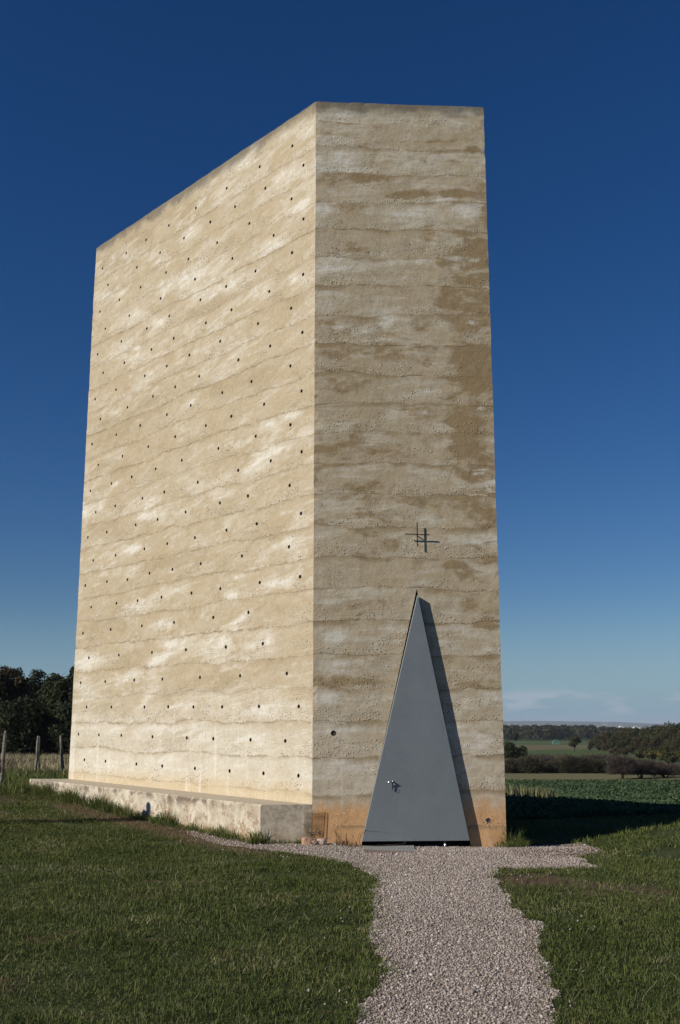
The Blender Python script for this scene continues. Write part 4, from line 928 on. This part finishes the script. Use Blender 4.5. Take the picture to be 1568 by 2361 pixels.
def twig_mesh(name, w, h, n, seed, gap=.25, length=.45, thick=.014):
    r = np.random.default_rng(seed)
    a = r.uniform(0, 6.283, n); el = r.uniform(gap, 1.0, n) ; rad = r.random(n) ** .4
    x = np.cos(a) * rad * w * np.sqrt(np.clip(1.05 - (el - .55) ** 2 * 2.6, .05, 1)); y = np.sin(a) * rad * w * np.sqrt(np.clip(1.05 - (el - .55) ** 2 * 2.6, .05, 1)); z = el * h
    x = x + .12 * w * np.sin(z * 5 + a * 3); z = z * (1 - .18 * rad * np.abs(np.sin(a * 2.5 + seed)))
    d = np.stack([x / w + r.normal(0, .6, n), y / w + r.normal(0, .6, n), .6 + r.normal(0, .5, n)], -1); d /= np.linalg.norm(d, axis=1)[:, None]
    L = length * r.uniform(.4, 1.2, n)[:, None]; s = np.cross(d, r.normal(0, 1, (n, 3))); s /= np.linalg.norm(s, axis=1)[:, None]; s *= thick * r.uniform(.6, 1.4, n)[:, None]
    P = np.stack([x, y, z], -1); V = np.stack([P - s, P + s, P + d * L + s * .4, P + d * L - s * .4], 1).reshape(-1, 3)
    return mesh_np(name, V, np.arange(4 * n).reshape(-1, 4))
for i, (fx, by, top, Yd, w, lab) in enumerate(((1434, 1801, 1744, 84, 1.05, 'leaning bare thorn bush with a dark crooked trunk at the field edge'), (1478, 1801, 1752, 86, 1.25, 'wide bare brown bush right of the leaning thorn bush'), (1535, 1799, 1763, 88, 1.3, 'low bare bush at the right picture edge above the crop'), (1509, 1800, 1758, 92, 1.1, 'bare bush between the wide brown bush and the right edge bush'))):
    rr_ = ray(fx, by); x = rr_.x / rr_.y * Yd; rt_ = ray(fx, top); z0 = hz(x, Yd); hh = HC + rt_.z / rt_.y * Yd - z0
    o = empty('thorn_bush', (x, Yd, z0)); tag(o, lab, 'bush')
    link('crown', twig_mesh('crown', w, hh, 6500, 700 + i, .22, .34, .011), M['twig'], o)
    bm = bmesh.new(); rd = random.Random(i)
    for j in range(4):
        p = Vector((rd.uniform(-.1, .1), 0, -.1)); dirx = rd.uniform(-.5, .5)
        for s in range(4):
            q = p + Vector((dirx * .3 + rd.uniform(-.1, .1), rd.uniform(-.15, .15), hh * .2)); add_tube(bm, p, q, .055 - .01 * s, .045 - .01 * s, 6); p = q
    bm_obj('trunk', bm, M['bark'], o)
# hedge scrub along the valley
rd = random.Random(3); k = 0; fx = 1160.0
hm = [twig_mesh('twigs', .95, 1.35, 2600, 800 + i, .02, .42, .016) for i in range(4)]
for m_, q_ in zip(hm, ('twig', 'hedge', 'twig', 'hedge')): m_.materials.append(M[q_])
while fx < 1412:
    Yd = 112 + rd.uniform(-3, 3); rr_ = ray(fx, 1780); x = rr_.x / rr_.y * Yd; sc = rd.uniform(.55, 1.3)
    o = link('hedge_bush', hm[k % 4]); o.location = (x, Yd, hz(x, Yd)); o.scale = (sc * rd.uniform(1, 1.4), sc, sc); o.rotation_euler = (0, 0, rd.uniform(0, 6))
    tag(o, 'bare greyish brown bush of the scrubby hedge row across the valley', 'bush', 'bushes of the hedge row')
    k += 1; fx += rd.uniform(10, 16)
for fx, lab in ((1385, 'olive green bush at the right end of the hedge row'),):
    Yd = 110; rr_ = ray(fx, 1780); x = rr_.x / rr_.y * Yd; cm = crown_mesh('crown', .85, .75, 18, 1600, .09, 77, sub=(.3, .5), zc=.8)
    tree('autumn_bush', lab, 'bush', None, x, Yd, cm, None, M['leaf_olive'])
# far forest across the valley: one mass
fv = []; r = np.random.default_rng(5)
for i in range(620):
    az = r.uniform(.10, .36); Yd = r.uniform(690, 900); x = az * Yd; hh = r.uniform(7.4, 10.8) * (1 - .25 * sstep(.22, .30, az)); rx = r.uniform(3.0, 5.0)
    k = 130; u = r.normal(0, 1, (k, 3)); u /= np.linalg.norm(u, axis=1)[:, None]; u[:, 2] = np.where(u[:, 2] < -.75, -u[:, 2], u[:, 2])
    P = np.array([x, Yd, hz(x, Yd) + hh * .52]) + u * np.array([rx, rx, hh * .5]) * r.uniform(.75, 1.05, (k, 1))
    nn_ = u + r.normal(0, .4, (k, 3)); nn_ /= np.linalg.norm(nn_, axis=1)[:, None]; a = np.cross(nn_, r.normal(0, 1, (k, 3))); a /= np.linalg.norm(a, axis=1)[:, None]; b = np.cross(nn_, a); s = r.uniform(.5, 1.2, (k, 1))
    fv.append(np.stack([P - a * s, P + b * s * .6, P + a * s, P - b * s * .6], 1))
fv = np.concatenate(fv).reshape(-1, 3)
ff = link('far_forest', mesh_np('far_forest', fv, np.arange(len(fv)).reshape(-1, 4)), M['forest']); tag(ff, 'distant dark autumn forest closing the valley below the horizon', 'forest', kind='stuff')
# tarpaulin covered stack in the meadow
rr_ = ray(1282, 1714); Yd = 420; x = rr_.x / rr_.y * Yd; sh = empty('field_shelter', (x, Yd, hz(x, Yd))); tag(sh, 'small pale green covered shelter in the far meadow', 'shelter')
bm = bmesh.new(); add_prism(bm, [Vector((-1.5, -1, 0)), Vector((1.4, -1, 0)), Vector((1.25, -1, 1.2)), Vector((-1.1, -1, 1.2))], Vector((0, 2.2, 0))); bm_obj('wall', bm, M['tarp'], sh)
bm = bmesh.new(); add_prism(bm, [Vector((-1.25, -1.1, 1.2)), Vector((1.4, -1.1, 1.2)), Vector((.9, -1.1, 1.75)), Vector((-.6, -1.1, 1.75))], Vector((0, 2.4, 0))); bm_obj('roof', bm, M['tarp'], sh)
# distant hills
hx = np.linspace(-9000, 9000, 220); prof = np.interp(hx / 8000, [-1.2, -.3, .0, .12, .19, .26, .30, .36, .6, 1.2], [20, 40, 42, 41, 43, 36, 20, 12, 11, 14]) + 1.2 * np.sin(hx / 300.) + .8 * np.sin(hx / 110.)
rows = [np.stack([hx, np.full_like(hx, yv), -20 + prof * kf + 0 * hx], -1) for yv, kf in ((7200, 0.0), (7500, .55), (8000, 1.0), (8800, .8), (9600, .0))]
V = np.concatenate(rows); nn_ = len(hx); I = np.arange(len(V)).reshape(5, nn_); Q = np.stack([I[:-1, :-1], I[:-1, 1:], I[1:, 1:], I[1:, :-1]], -1).reshape(-1, 4)
M['hillside'] = simple('wooded_hillside', (.02, .032, .022), (.06, .07, .04), .004, .95, bump=0)
hl = link('hills', mesh_np('hills', V, Q, smooth=True), M['hillside']); tag(hl, kind='structure')
# far white buildings and wind turbines on the plain
for fx, w, h, lab in ((1433, 7, 6, 'bright white building on the far horizon, left one'), (1468, 13, 4, 'long pale building on the far horizon, right one')):
    Yd = 3600; rr_ = ray(fx, 1672); x = rr_.x / rr_.y * Yd; o = empty('distant_building', (x, Yd, hz(x, Yd))); tag(o, lab, 'building')
    bm = bmesh.new(); add_prism(bm, [Vector((-w, 0, 0)), Vector((w, 0, 0)), Vector((w, 0, h)), Vector((-w, 0, h))], Vector((0, 18, 0))); bm_obj('wall', bm, M['render_white'], o)
    bm = bmesh.new(); add_prism(bm, [Vector((-w * .6, -1, h)), Vector((w * .4, -1, h)), Vector((w * .3, -1, h + 2)), Vector((-w * .6, -1, h + 3))], Vector((0, 16, 0))); bm_obj('roof', bm, M['render_white'], o)
def turbine():
    o = empty('wind_turbine'); bm = bmesh.new(); add_tube(bm, (0, 0, 0), (0, 0, 24), 1.0, .6, 10); bm_obj('tower', bm, M['render_white'], o)
    bm = bmesh.new(); add_prism(bm, [Vector((-.7, -1.4, 23.6)), Vector((.7, -1.4, 23.6)), Vector((.7, -1.4, 25)), Vector((-.7, -1.4, 25))], Vector((0, 3.6, 0))); bm_obj('nacelle', bm, M['render_white'], o)
    for j in range(3):
        a = j * 2.0944 + .4; d = Vector((math.cos(a), 0, math.sin(a))); w = Vector((-d.z, 0, d.x)) * .6; c = Vector((0, -1.6, 24.3)); bm = bmesh.new(); add_prism(bm, [c - w, c + w, c + d * 12 + w * .25, c + d * 12 - w * .25], Vector((0, .25, 0))); bm_obj('blade', bm, M['render_white'], o)
    return o
tb = turbine()
for i, (fx, Yd) in enumerate(((1390, 6200), (1394, 6700), (1399, 6400), (1172, 6800))):
    o = tb if i == 0 else copy_tree(tb); rr_ = ray(fx, 1666); x = rr_.x / rr_.y * Yd; o.location = (x, Yd, hz(x, Yd) + 4)
    tag(o, 'tiny white wind turbine in the cluster on the hazy horizon' if i < 3 else 'tiny white wind turbine on the horizon beside the chapel edge', 'wind turbine', 'wind turbines on the horizon' if i < 3 else None)

# ------------------------------------------------------------------ visitor whose shadow falls on the lawn (just left of the picture)
def person(x, y, rz):
    o = empty('person', (x, y, hz(x, y)), rz); tag(o, 'person in a dark coat and jeans standing on the lawn left of the bench', 'person')
    J = {'pel': (0, 0, .95, .15), 'wai': (0, .0, 1.12, .145), 'che': (0, .0, 1.32, .165), 'nec': (0, 0, 1.50, .062), 'hea': (0, -.01, 1.60, .075), 'top': (0, 0, 1.70, .085),
         'sl': (.18, 0, 1.43, .07), 'el': (.24, .03, 1.16, .05), 'wl': (.25, -.05, .92, .034), 'hl': (.25, -.07, .85, .036), 'sr': (-.18, 0, 1.43, .07), 'er': (-.24, .03, 1.16, .05), 'wr': (-.25, -.05, .92, .034), 'hr': (-.25, -.07, .85, .036),
         'hipl': (.10, 0, .88, .10), 'kl': (.12, -.02, .50, .066), 'al': (.13, .02, .09, .045), 'tl': (.15, -.14, .04, .04), 'hipr': (-.10, 0, .88, .10), 'kr': (-.12, -.02, .50, .066), 'ar': (-.13, .02, .09, .045), 'tr': (-.15, -.14, .04, .04)}
    for s_, sg in (('l', 1), ('r', -1)):
        hx_, hy_, hz_ = .25 * sg, -.07, .85
        for q in range(4): J['f%d%s' % (q, s_)] = (hx_ - .004 * sg, hy_ + (q - 1.5) * .02, hz_ - .055, .0095); J['g%d%s' % (q, s_)] = (hx_ - .02 * sg, hy_ + (q - 1.5) * .021, hz_ - .10 - (.012 if q in (1, 2) else 0), .0085)
        J['t' + 'h' + s_] = (hx_ - .02 * sg, hy_ - .05, hz_ - .03, .011)
    keys = list(J); E_ = [('pel', 'wai'), ('wai', 'che'), ('che', 'nec'), ('nec', 'hea'), ('hea', 'top')]
    for s_ in 'lr':
        E_ += [('che', 's' + s_), ('s' + s_, 'e' + s_), ('e' + s_, 'w' + s_), ('w' + s_, 'h' + s_), ('pel', 'hip' + s_), ('hip' + s_, 'k' + s_), ('k' + s_, 'a' + s_), ('a' + s_, 't' + s_), ('h' + s_, 'th' + s_)]
        for q in range(4): E_ += [('h' + s_, 'f%d%s' % (q, s_)), ('f%d%s' % (q, s_), 'g%d%s' % (q, s_))]
    me = bpy.data.meshes.new('body'); me.from_pydata([J[k_][:3] for k_ in keys], [(keys.index(a), keys.index(b)) for a, b in E_], [])
    t = bpy.data.objects.new('tmp', me); COL.objects.link(t); t.modifiers.new('s', 'SKIN'); t.modifiers.new('d', 'SUBSURF').levels = 2
    for i, k_ in enumerate(keys): me.skin_vertices[0].data[i].radius = (J[k_][3], J[k_][3] * (.72 if k_ in ('che', 'wai', 'pel') else 1)); me.skin_vertices[0].data[i].use_root = (k_ == 'pel')
    b = bpy.data.meshes.new_from_object(t.evaluated_get(bpy.context.evaluated_depsgraph_get())); bpy.data.objects.remove(t); b.name = 'body'
    b.materials.clear()
    for m_ in ('skin', 'coat', 'jeans', 'hair'): b.materials.append(M[m_])
    for p in b.polygons:
        c = p.center; p.use_smooth = True
        p.material_index = 0 if (c.z > 1.49 or (abs(c.x) > .2 and c.z < .92)) else (1 if c.z > .82 else (2 if c.z > .10 else 3))
        if c.z > 1.68 or (c.z > 1.58 and c.y > .035): p.material_index = 3
    link('body', b, None, o)
person(-5.55, 16.5, math.radians(75))

# ------------------------------------------------------------------ air
bm = bmesh.new(); bmesh.ops.create_cube(bm, size=1)
for v in bm.verts: v.co = Vector((v.co.x * 23000, v.co.y * 21000 + 1500, -24 + (v.co.z + .5) * 46))
hzm = bpy.data.materials.new('haze'); hzm.use_nodes = True; nt = hzm.node_tree
nt.nodes.remove(nt.nodes['Principled BSDF']); pv_ = nt.nodes.new('ShaderNodeVolumePrincipled')
pv_.inputs['Color'].default_value = (.80, .88, 1, 1); pv_.inputs['Density'].default_value = .0001
nt.links.new(pv_.outputs[0], nt.nodes['Material Output'].inputs['Volume'])
hb = bm_obj('haze', bm, hzm); tag(hb, kind='stuff')

# ------------------------------------------------------------------ sun and sky
sd = Vector((math.cos(SUN_AZ) * math.cos(SUN_EL), math.sin(SUN_AZ) * math.cos(SUN_EL), math.sin(SUN_EL)))
sun = bpy.data.lights.new('sun', 'SUN'); sun.energy = 4.6; sun.angle = math.radians(.53); sun.color = (1, .94, .85)
so = bpy.data.objects.new('sun', sun); COL.objects.link(so); so.rotation_euler = sd.to_track_quat('Z', 'Y').to_euler(); so.location = sd * 60
w = bpy.data.worlds.new('World'); S.world = w; w.use_nodes = True; n = N(w.node_tree)
bg = w.node_tree.nodes['Background']
sky = n.new('ShaderNodeTexSky', sky_type='NISHITA'); sky.sun_disc = False; sky.sun_elevation = SUN_EL; sky.sun_rotation = math.atan2(sd.x, sd.y)
sky.air_density = 1.0; sky.dust_density = .0; sky.ozone_density = 4.5; sky.altitude = 500
tc = n.new('ShaderNodeTexCoord').outputs['Generated']; dx, dy, dz = n.sep(tc)
cl1 = n.noise(n.comb(n.m('MULTIPLY', dx, 13), n.m('MULTIPLY', dy, 13), n.m('MULTIPLY', dz, 60)), 1.0, 5, .5, .1)
band = n.m('MULTIPLY', n.ss(.004, .016, dz), n.m('SUBTRACT', 1, n.ss(.024, .036, dz)))
cm_ = n.m('MULTIPLY', n.ss(.53, .66, cl1), band)
gm_ = n.new('ShaderNodeHueSaturation'); gm_.inputs['Hue'].default_value = .510; gm_.inputs['Saturation'].default_value = 1.25; n.put(gm_.inputs['Color'], sky.outputs[0])
lowsky = n.m('SUBTRACT', 1, n.ss(-.02, .12, dz))
gmo = n.mix(n.m('MULTIPLY', lowsky, .85), gm_.outputs[0], (2.9, 5.1, 7.7))
skc = n.mix(n.m('MULTIPLY', cm_, .45), gmo, (7.6, 7.9, 9.2))
n.put(bg.inputs['Color'], skc); bg.inputs['Strength'].default_value = .06
S.view_settings.view_transform = 'Standard'; S.view_settings.look = 'None'; S.view_settings.exposure = 0; S.view_settings.gamma = 1
S.cycles.use_denoising = True
S.cycles.max_bounces = 8; S.cycles.transparent_max_bounces = 12
